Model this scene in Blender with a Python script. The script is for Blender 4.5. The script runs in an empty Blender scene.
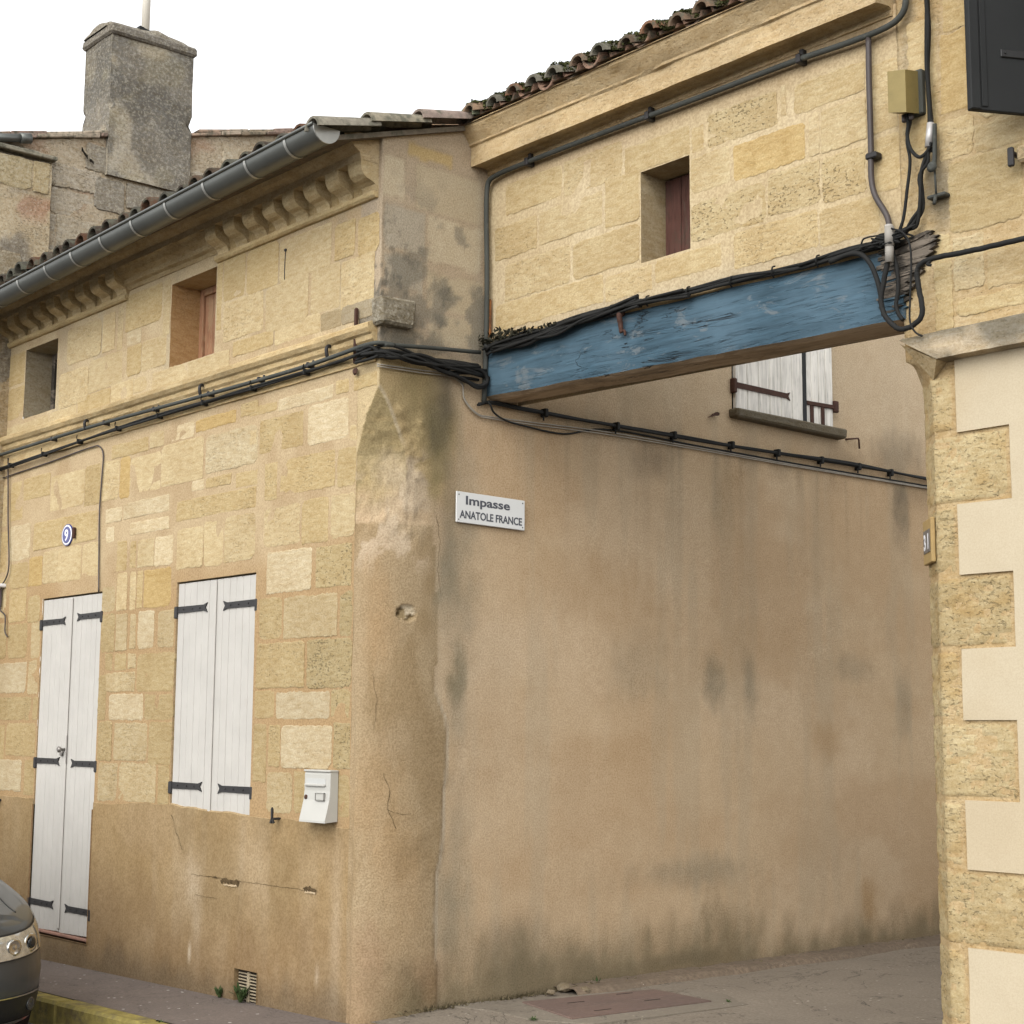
import bpy, math, random
import numpy as np
from mathutils import Matrix, Vector

# ------------------------------------------------------------------ scene, camera, light
scene = bpy.context.scene
COL = scene.collection
rad = math.radians

cam_d = bpy.data.cameras.new("camera")
cam = bpy.data.objects.new("camera", cam_d)
COL.objects.link(cam)
cam_d.sensor_fit = 'HORIZONTAL'
cam_d.sensor_width = 36.0
cam_d.lens = 56.252
cam_d.clip_start = 0.05
cam_d.clip_end = 2000.0
YAW, PITCH, ROLL = rad(-48.93078), rad(7.78960), rad(0.35272)
fw = Vector((math.sin(YAW)*math.cos(PITCH), math.cos(YAW)*math.cos(PITCH), math.sin(PITCH)))
rt = Vector((math.cos(YAW), -math.sin(YAW), 0.0))
up = rt.cross(fw)
rt2 = rt*math.cos(ROLL) + up*math.sin(ROLL)
up2 = -rt*math.sin(ROLL) + up*math.cos(ROLL)
m = Matrix(((rt2.x, up2.x, -fw.x, 7.056), (rt2.y, up2.y, -fw.y, -5.160), (rt2.z, up2.z, -fw.z, 1.55), (0, 0, 0, 1)))
cam.matrix_world = m
scene.camera = cam

SUN_EL, SUN_AZ = rad(40), rad(160)      # azimuth clockwise from +Y
world = bpy.data.worlds.new("World")
scene.world = world
world.use_nodes = True
wn = world.node_tree
wn.nodes.clear()
w_out = wn.nodes.new('ShaderNodeOutputWorld')
w_bg = wn.nodes.new('ShaderNodeBackground')
w_sky = wn.nodes.new('ShaderNodeTexSky')
w_sky.sky_type = 'NISHITA'
w_sky.sun_disc = False
w_sky.sun_elevation = SUN_EL
w_sky.sun_rotation = SUN_AZ
w_sky.air_density = 1.0
w_sky.dust_density = 1.2
w_sky.ozone_density = 0.6
w_hsv = wn.nodes.new('ShaderNodeHueSaturation')
w_hsv.inputs['Saturation'].default_value = 0.07
w_hsv.inputs['Value'].default_value = 1.12
wn.links.new(w_sky.outputs[0], w_hsv.inputs['Color'])
wn.links.new(w_hsv.outputs[0], w_bg.inputs[0])
w_bg.inputs[1].default_value = 0.15
wn.links.new(w_bg.outputs[0], w_out.inputs[0])

sun_d = bpy.data.lights.new("sun", 'SUN')
sun_d.energy = 0.55
sun_d.angle = rad(45)
sun_d.color = (1.0, 0.95, 0.87)
sun = bpy.data.objects.new("sun", sun_d)
COL.objects.link(sun)
sdir = Vector((math.sin(SUN_AZ)*math.cos(SUN_EL), math.cos(SUN_AZ)*math.cos(SUN_EL), math.sin(SUN_EL)))
sun.rotation_euler = sdir.to_track_quat('Z', 'Y').to_euler()

vs = scene.view_settings
vs.view_transform = 'Standard'
vs.look = 'None'
vs.exposure = 1.27
vs.gamma = 1.0
vs.use_curve_mapping = False

# ------------------------------------------------------------------ helpers
random.seed(7)
RNG = random.Random(11)

_LAT = np.random.RandomState(5).rand(256, 256)


def vnoise(x, y, seed=0):
    x = np.asarray(x, dtype=float) + seed*17.31
    y = np.asarray(y, dtype=float) + seed*9.77
    xi = np.floor(x).astype(int)
    yi = np.floor(y).astype(int)
    fx = x-xi
    fy = y-yi
    fx = fx*fx*(3-2*fx)
    fy = fy*fy*(3-2*fy)
    a = _LAT[xi % 256, yi % 256]
    b = _LAT[(xi+1) % 256, yi % 256]
    c = _LAT[xi % 256, (yi+1) % 256]
    d = _LAT[(xi+1) % 256, (yi+1) % 256]
    return (a*(1-fx)+b*fx)*(1-fy)+(c*(1-fx)+d*fx)*fy


def fbm(x, y, seed=0, octv=4):
    s = 0
    amp = 0.5
    tot = 0
    f = 1.0
    for k in range(octv):
        s = s+amp*vnoise(np.asarray(x)*f, np.asarray(y)*f, seed+k*3)
        tot += amp
        amp *= 0.5
        f *= 2.03
    return s/tot


def sstep(a, b, x):
    t = np.clip((np.asarray(x, dtype=float)-a)/(b-a), 0, 1)
    return t*t*(3-2*t)


def tag(o, label=None, cat=None, group=None, kind=None):
    if label:
        o['label'] = label
    if cat:
        o['category'] = cat
    if group:
        o['group'] = group
    if kind:
        o['kind'] = kind
    return o


def empty(name, loc=(0, 0, 0), parent=None):
    o = bpy.data.objects.new(name, None)
    o.empty_display_size = 0.2
    COL.objects.link(o)
    o.location = loc
    if parent:
        o.parent = parent
    return o


class MB:
    """collects geometry in world space and links it as one mesh object"""

    def __init__(self, col=(1, 1, 1, 0)):
        self.v = []
        self.f = []
        self.mi = []
        self.c = []
        self.sm = []
        self.col = col

    def vert(self, p, col=None):
        self.v.append(tuple(float(q) for q in p))
        c = self.col if col is None else col
        self.c.append(tuple(c) if len(c) == 4 else tuple(c)+(0,))
        return len(self.v)-1

    def face(self, idx, mi=0, smooth=False):
        self.f.append(tuple(idx))
        self.mi.append(mi)
        self.sm.append(smooth)

    def quad(self, a, b, c, d, mi=0, col=None):
        i = [self.vert(p, col) for p in (a, b, c, d)]
        self.face(i, mi)

    def box(self, lo, hi, mi=0, col=None, bev=0.0, jit=0.0, xf=None):
        """axis box with optional chamfered edges"""
        x0, y0, z0 = lo
        x1, y1, z1 = hi
        b = min(bev, (x1-x0)*.45, (y1-y0)*.45, (z1-z0)*.45)
        T = xf if xf else (lambda p: p)
        if b <= 0:
            P = [(x0, y0, z0), (x1, y0, z0), (x1, y1, z0), (x0, y1, z0), (x0, y0, z1), (x1, y0, z1), (x1, y1, z1), (x0, y1, z1)]
            P = [(p[0]+random.uniform(-jit, jit), p[1]+random.uniform(-jit, jit), p[2]+random.uniform(-jit, jit)) for p in P]
            i = [self.vert(T(p), col) for p in P]
            for q in ((0, 3, 2, 1), (4, 5, 6, 7), (0, 1, 5, 4), (1, 2, 6, 5), (2, 3, 7, 6), (3, 0, 4, 7)):
                self.face([i[k] for k in q], mi)
            return
        idx = {}
        for sx in (0, 1):
            for sy in (0, 1):
                for sz in (0, 1):
                    cx, cy, cz = (x0, x1)[sx], (y0, y1)[sy], (z0, z1)[sz]
                    dx, dy, dz = (b, -b)[sx], (b, -b)[sy], (b, -b)[sz]
                    j = [random.uniform(-jit, jit) for _ in range(3)]
                    for ax, p in (('x', (cx, cy+dy, cz+dz)), ('y', (cx+dx, cy, cz+dz)), ('z', (cx+dx, cy+dy, cz))):
                        idx[(sx, sy, sz, ax)] = self.vert(T((p[0]+j[0], p[1]+j[1], p[2]+j[2])), col)
        I = idx
        for s in (0, 1):
            q = [I[(s, 0, 0, 'x')], I[(s, 1, 0, 'x')], I[(s, 1, 1, 'x')], I[(s, 0, 1, 'x')]]
            self.face(q if s else q[::-1], mi)
            q = [I[(0, s, 0, 'y')], I[(0, s, 1, 'y')], I[(1, s, 1, 'y')], I[(1, s, 0, 'y')]]
            self.face(q if s else q[::-1], mi)
            q = [I[(0, 0, s, 'z')], I[(1, 0, s, 'z')], I[(1, 1, s, 'z')], I[(0, 1, s, 'z')]]
            self.face(q if s else q[::-1], mi)
        for a in (0, 1):
            for c in (0, 1):
                q = [I[(0, a, c, 'y')], I[(1, a, c, 'y')], I[(1, a, c, 'z')], I[(0, a, c, 'z')]]
                self.face(q, mi)
                q = [I[(a, 0, c, 'x')], I[(a, 1, c, 'x')], I[(a, 1, c, 'z')], I[(a, 0, c, 'z')]]
                self.face(q, mi)
                q = [I[(a, c, 0, 'x')], I[(a, c, 1, 'x')], I[(a, c, 1, 'y')], I[(a, c, 0, 'y')]]
                self.face(q, mi)
        for sx in (0, 1):
            for sy in (0, 1):
                for sz in (0, 1):
                    self.face([I[(sx, sy, sz, k)] for k in 'xyz'], mi)

    def prism(self, poly, fn, mi=0, col=None, caps=True):
        """poly: list of 2D points; fn(p, t) -> 3D for t = 0, 1"""
        n = len(poly)
        a = [self.vert(fn(p, 0), col) for p in poly]
        b = [self.vert(fn(p, 1), col) for p in poly]
        for i in range(n):
            j = (i+1) % n
            self.face((a[i], a[j], b[j], b[i]), mi)
        if caps:
            self.face(a[::-1], mi)
            self.face(b, mi)

    def tube(self, pts, r, seg=8, mi=0, col=None, smooth_path=True, sub=6, caps=True, rfn=None, wob=0.0):
        P = [Vector(p) for p in pts]
        if smooth_path and len(P) > 2:
            Q = []
            E = [P[0]*2-P[1]]+P+[P[-1]*2-P[-2]]
            for i in range(1, len(E)-2):
                p0, p1, p2, p3 = E[i-1], E[i], E[i+1], E[i+2]
                t0 = 0.0
                t1 = t0+max((p1-p0).length, 1e-5)**0.5
                t2 = t1+max((p2-p1).length, 1e-5)**0.5
                t3 = t2+max((p3-p2).length, 1e-5)**0.5
                for k in range(sub):
                    t = t1+(t2-t1)*k/sub
                    A1 = p0*((t1-t)/(t1-t0))+p1*((t-t0)/(t1-t0))
                    A2 = p1*((t2-t)/(t2-t1))+p2*((t-t1)/(t2-t1))
                    A3 = p2*((t3-t)/(t3-t2))+p3*((t-t2)/(t3-t2))
                    B1 = A1*((t2-t)/(t2-t0))+A2*((t-t0)/(t2-t0))
                    B2 = A2*((t3-t)/(t3-t1))+A3*((t-t1)/(t3-t1))
                    Q.append(B1*((t2-t)/(t2-t1))+B2*((t-t1)/(t2-t1)))
            Q.append(P[-1])
            P = Q
        if wob:
            P = [p+Vector((random.uniform(-wob, wob), random.uniform(-wob, wob), random.uniform(-wob, wob))) for p in P]
        n = None
        rings = []
        L = len(P)
        for i, p in enumerate(P):
            t = (P[min(i+1, L-1)]-P[max(i-1, 0)])
            if t.length < 1e-9:
                t = Vector((0, 0, 1))
            t.normalize()
            if n is None:
                n = t.orthogonal().normalized()
            n = (n-t*n.dot(t))
            if n.length < 1e-6:
                n = t.orthogonal()
            n.normalize()
            b = t.cross(n)
            rr = r if rfn is None else rfn(i/(L-1))
            rings.append([self.vert(p+(n*math.cos(a)+b*math.sin(a))*rr, col) for a in [2*math.pi*k/seg for k in range(seg)]])
        for i in range(L-1):
            for k in range(seg):
                j = (k+1) % seg
                self.face((rings[i][k], rings[i][j], rings[i+1][j], rings[i+1][k]), mi, True)
        if caps:
            self.face(rings[0][::-1], mi)
            self.face(rings[-1], mi)

    def lathe(self, prof, centre, axis=(0, 0, 1), seg=16, mi=0, col=None, smooth=True):
        ax = Vector(axis).normalized()
        n = ax.orthogonal().normalized()
        b = ax.cross(n)
        c = Vector(centre)
        R = []
        for (r, h) in prof:
            R.append([self.vert(c+ax*h+(n*math.cos(a)+b*math.sin(a))*max(r, 1e-4), col) for a in [2*math.pi*k/seg for k in range(seg)]])
        for i in range(len(R)-1):
            for k in range(seg):
                j = (k+1) % seg
                self.face((R[i][k], R[i][j], R[i+1][j], R[i+1][k]), mi, smooth)
        self.face(R[0][::-1], mi)
        self.face(R[-1], mi)

    def build(self, name, mats, parent=None):
        me = bpy.data.meshes.new(name)
        me.from_pydata(self.v, [], self.f)
        if not isinstance(mats, (list, tuple)):
            mats = [mats]
        for q in mats:
            me.materials.append(q)
        me.polygons.foreach_set('material_index', self.mi)
        me.polygons.foreach_set('use_smooth', self.sm)
        ca = me.attributes.new('tint', 'FLOAT_COLOR', 'POINT')
        ca.data.foreach_set('color', np.array(self.c, dtype=np.float32).ravel())
        me.update()
        o = bpy.data.objects.new(name, me)
        COL.objects.link(o)
        if parent:
            o.parent = parent
            o.matrix_parent_inverse = Matrix.Translation(parent.location).inverted() if parent.location.length > 0 else Matrix()
        return o


def sheet(mb, us, vs_, pos, colf, holes=(), dispf=None, mi=0, keep=None, smooth=True):
    """grid over us x vs_, cells inside a hole dropped; pos(u, v, out) -> xyz arrays, colf(u, v) -> N x 4"""
    us = sorted(set(round(u, 4) for u in list(us)+[h[k] for h in holes for k in (0, 1)]))
    vs_ = sorted(set(round(v, 4) for v in list(vs_)+[h[k] for h in holes for k in (2, 3)]))

    def clean(a, fixed):
        out = []
        for q in a:
            if out and q-out[-1] < 0.006:
                if q in fixed:
                    out[-1] = q
                continue
            out.append(q)
        return out
    us = clean(us, set(round(h[k], 4) for h in holes for k in (0, 1)))
    vs_ = clean(vs_, set(round(h[k], 4) for h in holes for k in (2, 3)))
    U, V = np.meshgrid(np.array(us), np.array(vs_), indexing='ij')
    D = dispf(U, V) if dispf else np.zeros_like(U)
    X, Y, Z = pos(U, V, D)
    C = colf(U, V)
    base = len(mb.v)
    nu, nv = U.shape
    mb.v.extend(zip(X.ravel().tolist(), Y.ravel().tolist(), Z.ravel().tolist()))
    mb.c.extend(map(tuple, C.reshape(-1, 4).tolist()))
    for i in range(nu-1):
        uc = (us[i]+us[i+1])/2
        for j in range(nv-1):
            vc = (vs_[j]+vs_[j+1])/2
            if any(h[0] < uc < h[1] and h[2] < vc < h[3] for h in holes):
                continue
            if keep and not keep(uc, vc):
                continue
            a = base+i*nv+j
            mb.f.append((a, a+nv, a+nv+1, a+1))
            mb.mi.append(mi)
            mb.sm.append(smooth)


def rgba(shape, rgb, a=0.0):
    c = np.zeros(shape+(4,))
    c[..., 0], c[..., 1], c[..., 2] = rgb
    c[..., 3] = a
    return c


def mixc(C, rgb, w):
    w = np.clip(w, 0, 1)[..., None]
    C[..., :3] = C[..., :3]*(1-w)+np.array(rgb)*w
    return C


TONES = {0: (.575, .495, .345), 1: (.535, .445, .280), 2: (.485, .390, .222), 3: (.485, .365, .175), 4: (.465, .385, .225), 5: (.49, .42, .285)}


def stone(mb, u0, u1, z0, z1, tone, pos, mi=0, rgb=None, pit=None, h=None, rough=0.007, step=0.016, rnd=RNG):
    """one dressed block of the wall surface: ragged outline, slightly proud of the joint"""
    if u1-u0 < 0.02 or z1-z0 < 0.02:
        return
    if rgb is None:
        rgb = TONES[tone]
        k = rnd.uniform(.92, 1.08)
        t = rnd.uniform(-.03, .03)
        rgb = (rgb[0]*k*(1+t), rgb[1]*k, rgb[2]*k*(1-2*t))
    if pit is None:
        pit = 1.0 if tone == 4 else (0.45 if tone in (1, 2, 5) and rnd.random() < .4 else 0.12)
    h = rnd.uniform(.0008, .0035) if h is None else h*rnd.uniform(.6, 1.1)
    w, hh = u1-u0, z1-z0
    rc = min(w, hh)*rnd.uniform(.04, .13)
    sd = rnd.randint(0, 9999)
    pts = []

    def line(a, b):
        n = max(2, int(math.hypot(b[0]-a[0], b[1]-a[1])/step))
        for k in range(n):
            pts.append((a[0]+(b[0]-a[0])*k/n, a[1]+(b[1]-a[1])*k/n))
    c4 = [rc*rnd.uniform(.3, 1.3) for _ in range(4)]
    line((u0+c4[0], z0), (u1-c4[1], z0))
    line((u1-c4[1], z0), (u1, z0+c4[1]))
    line((u1, z0+c4[1]), (u1, z1-c4[2]))
    line((u1, z1-c4[2]), (u1-c4[2], z1))
    line((u1-c4[2], z1), (u0+c4[3], z1))
    line((u0+c4[3], z1), (u0, z1-c4[3]))
    line((u0, z1-c4[3]), (u0, z0+c4[0]))
    line((u0, z0+c4[0]), (u0+c4[0], z0))
    cu, cz = (u0+u1)/2, (z0+z1)/2
    P = np.array(pts)
    nz = (fbm(P[:, 0]*12+sd, P[:, 1]*12, 2, 3)-.5)*rough*1.5+(fbm(P[:, 0]*60+sd, P[:, 1]*60, 4, 2)-.5)*rough*2.2
    dx = np.sign(P[:, 0]-cu)*np.clip((np.abs(P[:, 0]-cu)-(w/2-.04))/.04, 0, 1)
    dz = np.sign(P[:, 1]-cz)*np.clip((np.abs(P[:, 1]-cz)-(hh/2-.04))/.04, 0, 1)
    P[:, 0] += dx*nz
    P[:, 1] += dz*nz
    n = len(P)
    ins = min(.006, w*.15, hh*.15)
    rings = []
    for (o, k) in ((-.012, 0), (h*.55, 0), (h, ins)):
        r = []
        for q in range(n):
            u, z = P[q]
            u -= dx[q]*k
            z -= dz[q]*k
            x, y, zz = pos(u, z, o)
            r.append(mb.vert((x, y, zz), (rgb[0], rgb[1], rgb[2], pit)))
        rings.append(r)
    for a, b in zip(rings, rings[1:]):
        for q in range(n):
            j = (q+1) % n
            mb.face((a[q], a[j], b[j], b[q]), mi)
    mb.face(rings[-1], mi)


# ------------------------------------------------------------------ materials
def newmat(name):
    mt = bpy.data.materials.new(name)
    mt.use_nodes = True
    nt = mt.node_tree
    for n in list(nt.nodes):
        nt.nodes.remove(n)
    out = nt.nodes.new('ShaderNodeOutputMaterial')
    bs = nt.nodes.new('ShaderNodeBsdfPrincipled')
    nt.links.new(bs.outputs[0], out.inputs[0])
    return mt, nt, bs


def nd(nt, typ, **kw):
    n = nt.nodes.new(typ)
    for k, v in kw.items():
        if k.startswith('_'):
            setattr(n, k[1:], v)
        else:
            key = k.replace('__', ' ')
            if isinstance(v, bpy.types.NodeSocket):
                nt.links.new(v, n.inputs[key])
            else:
                n.inputs[key].default_value = v
    return n


def coords(nt, scale=(1, 1, 1)):
    g = nt.nodes.new('ShaderNodeNewGeometry')
    mp = nt.nodes.new('ShaderNodeMapping')
    mp.inputs['Scale'].default_value = scale
    nt.links.new(g.outputs['Position'], mp.inputs['Vector'])
    return mp.outputs[0]


def noise(nt, vec, scale, detail=4.0, rough=0.55, dist=0.0):
    n = nt.nodes.new('ShaderNodeTexNoise')
    nt.links.new(vec, n.inputs['Vector'])
    n.inputs['Scale'].default_value = scale
    n.inputs['Detail'].default_value = detail
    n.inputs['Roughness'].default_value = rough
    n.inputs['Distortion'].default_value = dist
    return n.outputs['Fac']


def remap(nt, val, a, b, c=0.0, d=1.0):
    n = nt.nodes.new('ShaderNodeMapRange')
    nt.links.new(val, n.inputs[0])
    for k, q in zip((1, 2, 3, 4), (a, b, c, d)):
        n.inputs[k].default_value = q
    return n.outputs[0]


def math_(nt, op, a, b=None):
    n = nt.nodes.new('ShaderNodeMath')
    n.operation = op
    for i, q in enumerate((a, b)):
        if q is None:
            continue
        if isinstance(q, bpy.types.NodeSocket):
            nt.links.new(q, n.inputs[i])
        else:
            n.inputs[i].default_value = q
    return n.outputs[0]


def mix(nt, fac, a, b, mode='MIX'):
    n = nt.nodes.new('ShaderNodeMix')
    n.data_type = 'RGBA'
    n.blend_type = mode
    for k, q in ((0, fac), (6, a), (7, b)):
        if isinstance(q, bpy.types.NodeSocket):
            nt.links.new(q, n.inputs[k])
        elif k == 0:
            n.inputs[0].default_value = q
        else:
            n.inputs[k].default_value = tuple(q)+(1,) if len(q) == 3 else q
    return n.outputs[2]


def bump(nt, bs, h, strength, dist):
    b = nt.nodes.new('ShaderNodeBump')
    b.inputs['Strength'].default_value = strength
    b.inputs['Distance'].default_value = dist
    nt.links.new(h, b.inputs['Height'])
    nt.links.new(b.outputs[0], bs.inputs['Normal'])
    return b


def attr(nt):
    a = nt.nodes.new('ShaderNodeAttribute')
    a.attribute_name = 'tint'
    return a


def mat_stone(name, grain=1.0, pits=1.0, speck=0.0):
    mt, nt, bs = newmat(name)
    a = attr(nt)
    v = coords(nt)
    vb = coords(nt, (1, 1, 3.2))
    big = noise(nt, v, 3.0, 5, .6)
    med = noise(nt, vb, 13.0, 6, .65, .4)
    fine = noise(nt, v, 90.0, 4, .7)
    c = mix(nt, remap(nt, big, .3, .7, 0, .75), a.outputs['Color'], (.80, .74, .66), 'MULTIPLY')
    c = mix(nt, remap(nt, med, .38, .68, 0, .85), c, (.77, .70, .57), 'MULTIPLY')
    c = mix(nt, remap(nt, fine, .35, .65, 0, .8), c, (.74, .70, .63), 'MULTIPLY')
    sp = noise(nt, v, 150.0, 2, .5)
    c = mix(nt, remap(nt, sp, .63, .70, 0, .45), c, (.17, .13, .08))
    if speck:      # lichen specks
        s1 = noise(nt, v, 38.0, 5, .75)
        c = mix(nt, remap(nt, s1, .50, .62, 0, speck), c, (.46, .43, .35))
        c = mix(nt, remap(nt, s1, .47, .36, 0, speck), c, (.085, .08, .07))
    # rot holes and shelly pits, only where the block is porous
    pv = coords(nt, (1, 1, 1.8))
    pn = noise(nt, pv, 46.0, 2, .55, .25)
    pm = noise(nt, v, 5.0, 2, .5)
    th = math_(nt, 'ADD', pn, math_(nt, 'MULTIPLY', math_(nt, 'SUBTRACT', pm, .5), .30))
    pit = math_(nt, 'MULTIPLY', remap(nt, th, .595, .66), a.outputs['Alpha'])
    c = mix(nt, math_(nt, 'MULTIPLY', pit, .6*pits), c, (.11, .085, .045))
    nt.links.new(c, bs.inputs['Base Color'])
    bs.inputs['Roughness'].default_value = .92
    bs.inputs['Specular IOR Level'].default_value = .15
    h = math_(nt, 'ADD', math_(nt, 'MULTIPLY', med, .40), math_(nt, 'MULTIPLY', fine, .42*grain))
    h = math_(nt, 'SUBTRACT', h, math_(nt, 'MULTIPLY', pit, 1.3))
    bump(nt, bs, h, .55, .012)
    return mt


def mat_plaster(name, grain=60.0, strength=.5, dist=.006, mott=.6, gr=.85):
    mt, nt, bs = newmat(name)
    a = attr(nt)
    v = coords(nt)
    big = noise(nt, v, 2.2, 6, .62)
    med = noise(nt, v, 11.0, 5, .6)
    fine = noise(nt, v, grain, 3, .65)
    c = mix(nt, remap(nt, big, .3, .7, 0, mott), a.outputs['Color'], (.80, .76, .70), 'MULTIPLY')
    c = mix(nt, remap(nt, med, .35, .7, 0, mott*.9), c, (.84, .80, .74), 'MULTIPLY')
    c = mix(nt, remap(nt, fine, .4, .62, 0, gr), c, (.72, .69, .65), 'MULTIPLY')
    nt.links.new(c, bs.inputs['Base Color'])
    bs.inputs['Roughness'].default_value = .95
    bs.inputs['Specular IOR Level'].default_value = .1
    h = math_(nt, 'ADD', math_(nt, 'MULTIPLY', med, .5), math_(nt, 'MULTIPLY', fine, .6))
    bump(nt, bs, h, strength, dist)
    return mt


def mat_simple(name, rgb, rough=.6, spec=.3, metal=0.0, var=.25, scale=12.0, bumpd=.002, dirt=None, useattr=False, coat=0.0):
    mt, nt, bs = newmat(name)
    v = coords(nt)
    n1 = noise(nt, v, scale, 5, .6)
    base = rgb
    if useattr:
        base = mix(nt, 1.0, rgb, attr(nt).outputs['Color'], 'MULTIPLY')
    c = mix(nt, remap(nt, n1, .3, .7, 0, 1), base, tuple(1-var for _ in range(3)), 'MULTIPLY') if var else base
    if dirt:
        n2 = noise(nt, v, dirt[1], 6, .7)
        c = mix(nt, remap(nt, n2, dirt[2], dirt[2]+.15, 0, dirt[3]), c, dirt[0])
    if isinstance(c, bpy.types.NodeSocket):
        nt.links.new(c, bs.inputs['Base Color'])
    else:
        bs.inputs['Base Color'].default_value = tuple(c)+(1,)
    bs.inputs['Roughness'].default_value = rough
    bs.inputs['Metallic'].default_value = metal
    bs.inputs['Specular IOR Level'].default_value = spec
    if coat:
        bs.inputs['Coat Weight'].default_value = coat
        bs.inputs['Coat Roughness'].default_value = .08
    if bumpd:
        bump(nt, bs, noise(nt, v, scale*5, 4, .6), .5, bumpd)
    return mt


def mat_wood_paint(name, rgb, under, peel=.6, ax=(1, 1, 1), crack=True, peelamt=.8):
    """weathered paint over grain; the grain runs along the axis with the small scale in ax"""
    mt, nt, bs = newmat(name)
    vg = coords(nt, ax)
    v = coords(nt)
    g = noise(nt, vg, 30.0, 5, .65, .3)
    p = noise(nt, coords(nt, tuple(.35 + .65*q/max(ax) for q in ax)), 9.0, 6, .7, .6)
    big = noise(nt, v, 2.5, 4, .6)
    c = mix(nt, remap(nt, g, .35, .65), tuple(q*1.12 for q in rgb), tuple(q*.60 for q in rgb))
    c = mix(nt, remap(nt, big, .35, .7, 0, .6), c, tuple(min(1, q*1.25+.03) for q in rgb))
    c = mix(nt, remap(nt, math_(nt, 'ADD', p, math_(nt, 'MULTIPLY', g, .18)), peel, peel+.07, 0, peelamt), c, under)
    f2 = noise(nt, vg, 75.0, 3, .6, .5)
    c = mix(nt, remap(nt, f2, .59, .67, 0, .38), c, tuple(q*.3 for q in rgb))
    h = math_(nt, 'SUBTRACT', g, math_(nt, 'MULTIPLY', remap(nt, f2, .56, .66), .6))
    if crack:
        cr = noise(nt, coords(nt, tuple(.12 if q < .5 else 1.0 for q in ax)), 9.0, 4, .6, 1.2)
        crm = remap(nt, math_(nt, 'ABSOLUTE', math_(nt, 'SUBTRACT', cr, .5)), .0, .011, 1, 0)
        msk = remap(nt, noise(nt, v, 1.7, 2, .5), .48, .6)
        crm = math_(nt, 'MULTIPLY', crm, msk)
        c = mix(nt, crm, c, (.012, .014, .016))
        h = math_(nt, 'SUBTRACT', h, math_(nt, 'MULTIPLY', crm, 2.0))
    nt.links.new(c, bs.inputs['Base Color'])
    bs.inputs['Roughness'].default_value = .75
    bs.inputs['Specular IOR Level'].default_value = .2
    bump(nt, bs, h, .6, .006)
    return mt


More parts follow.
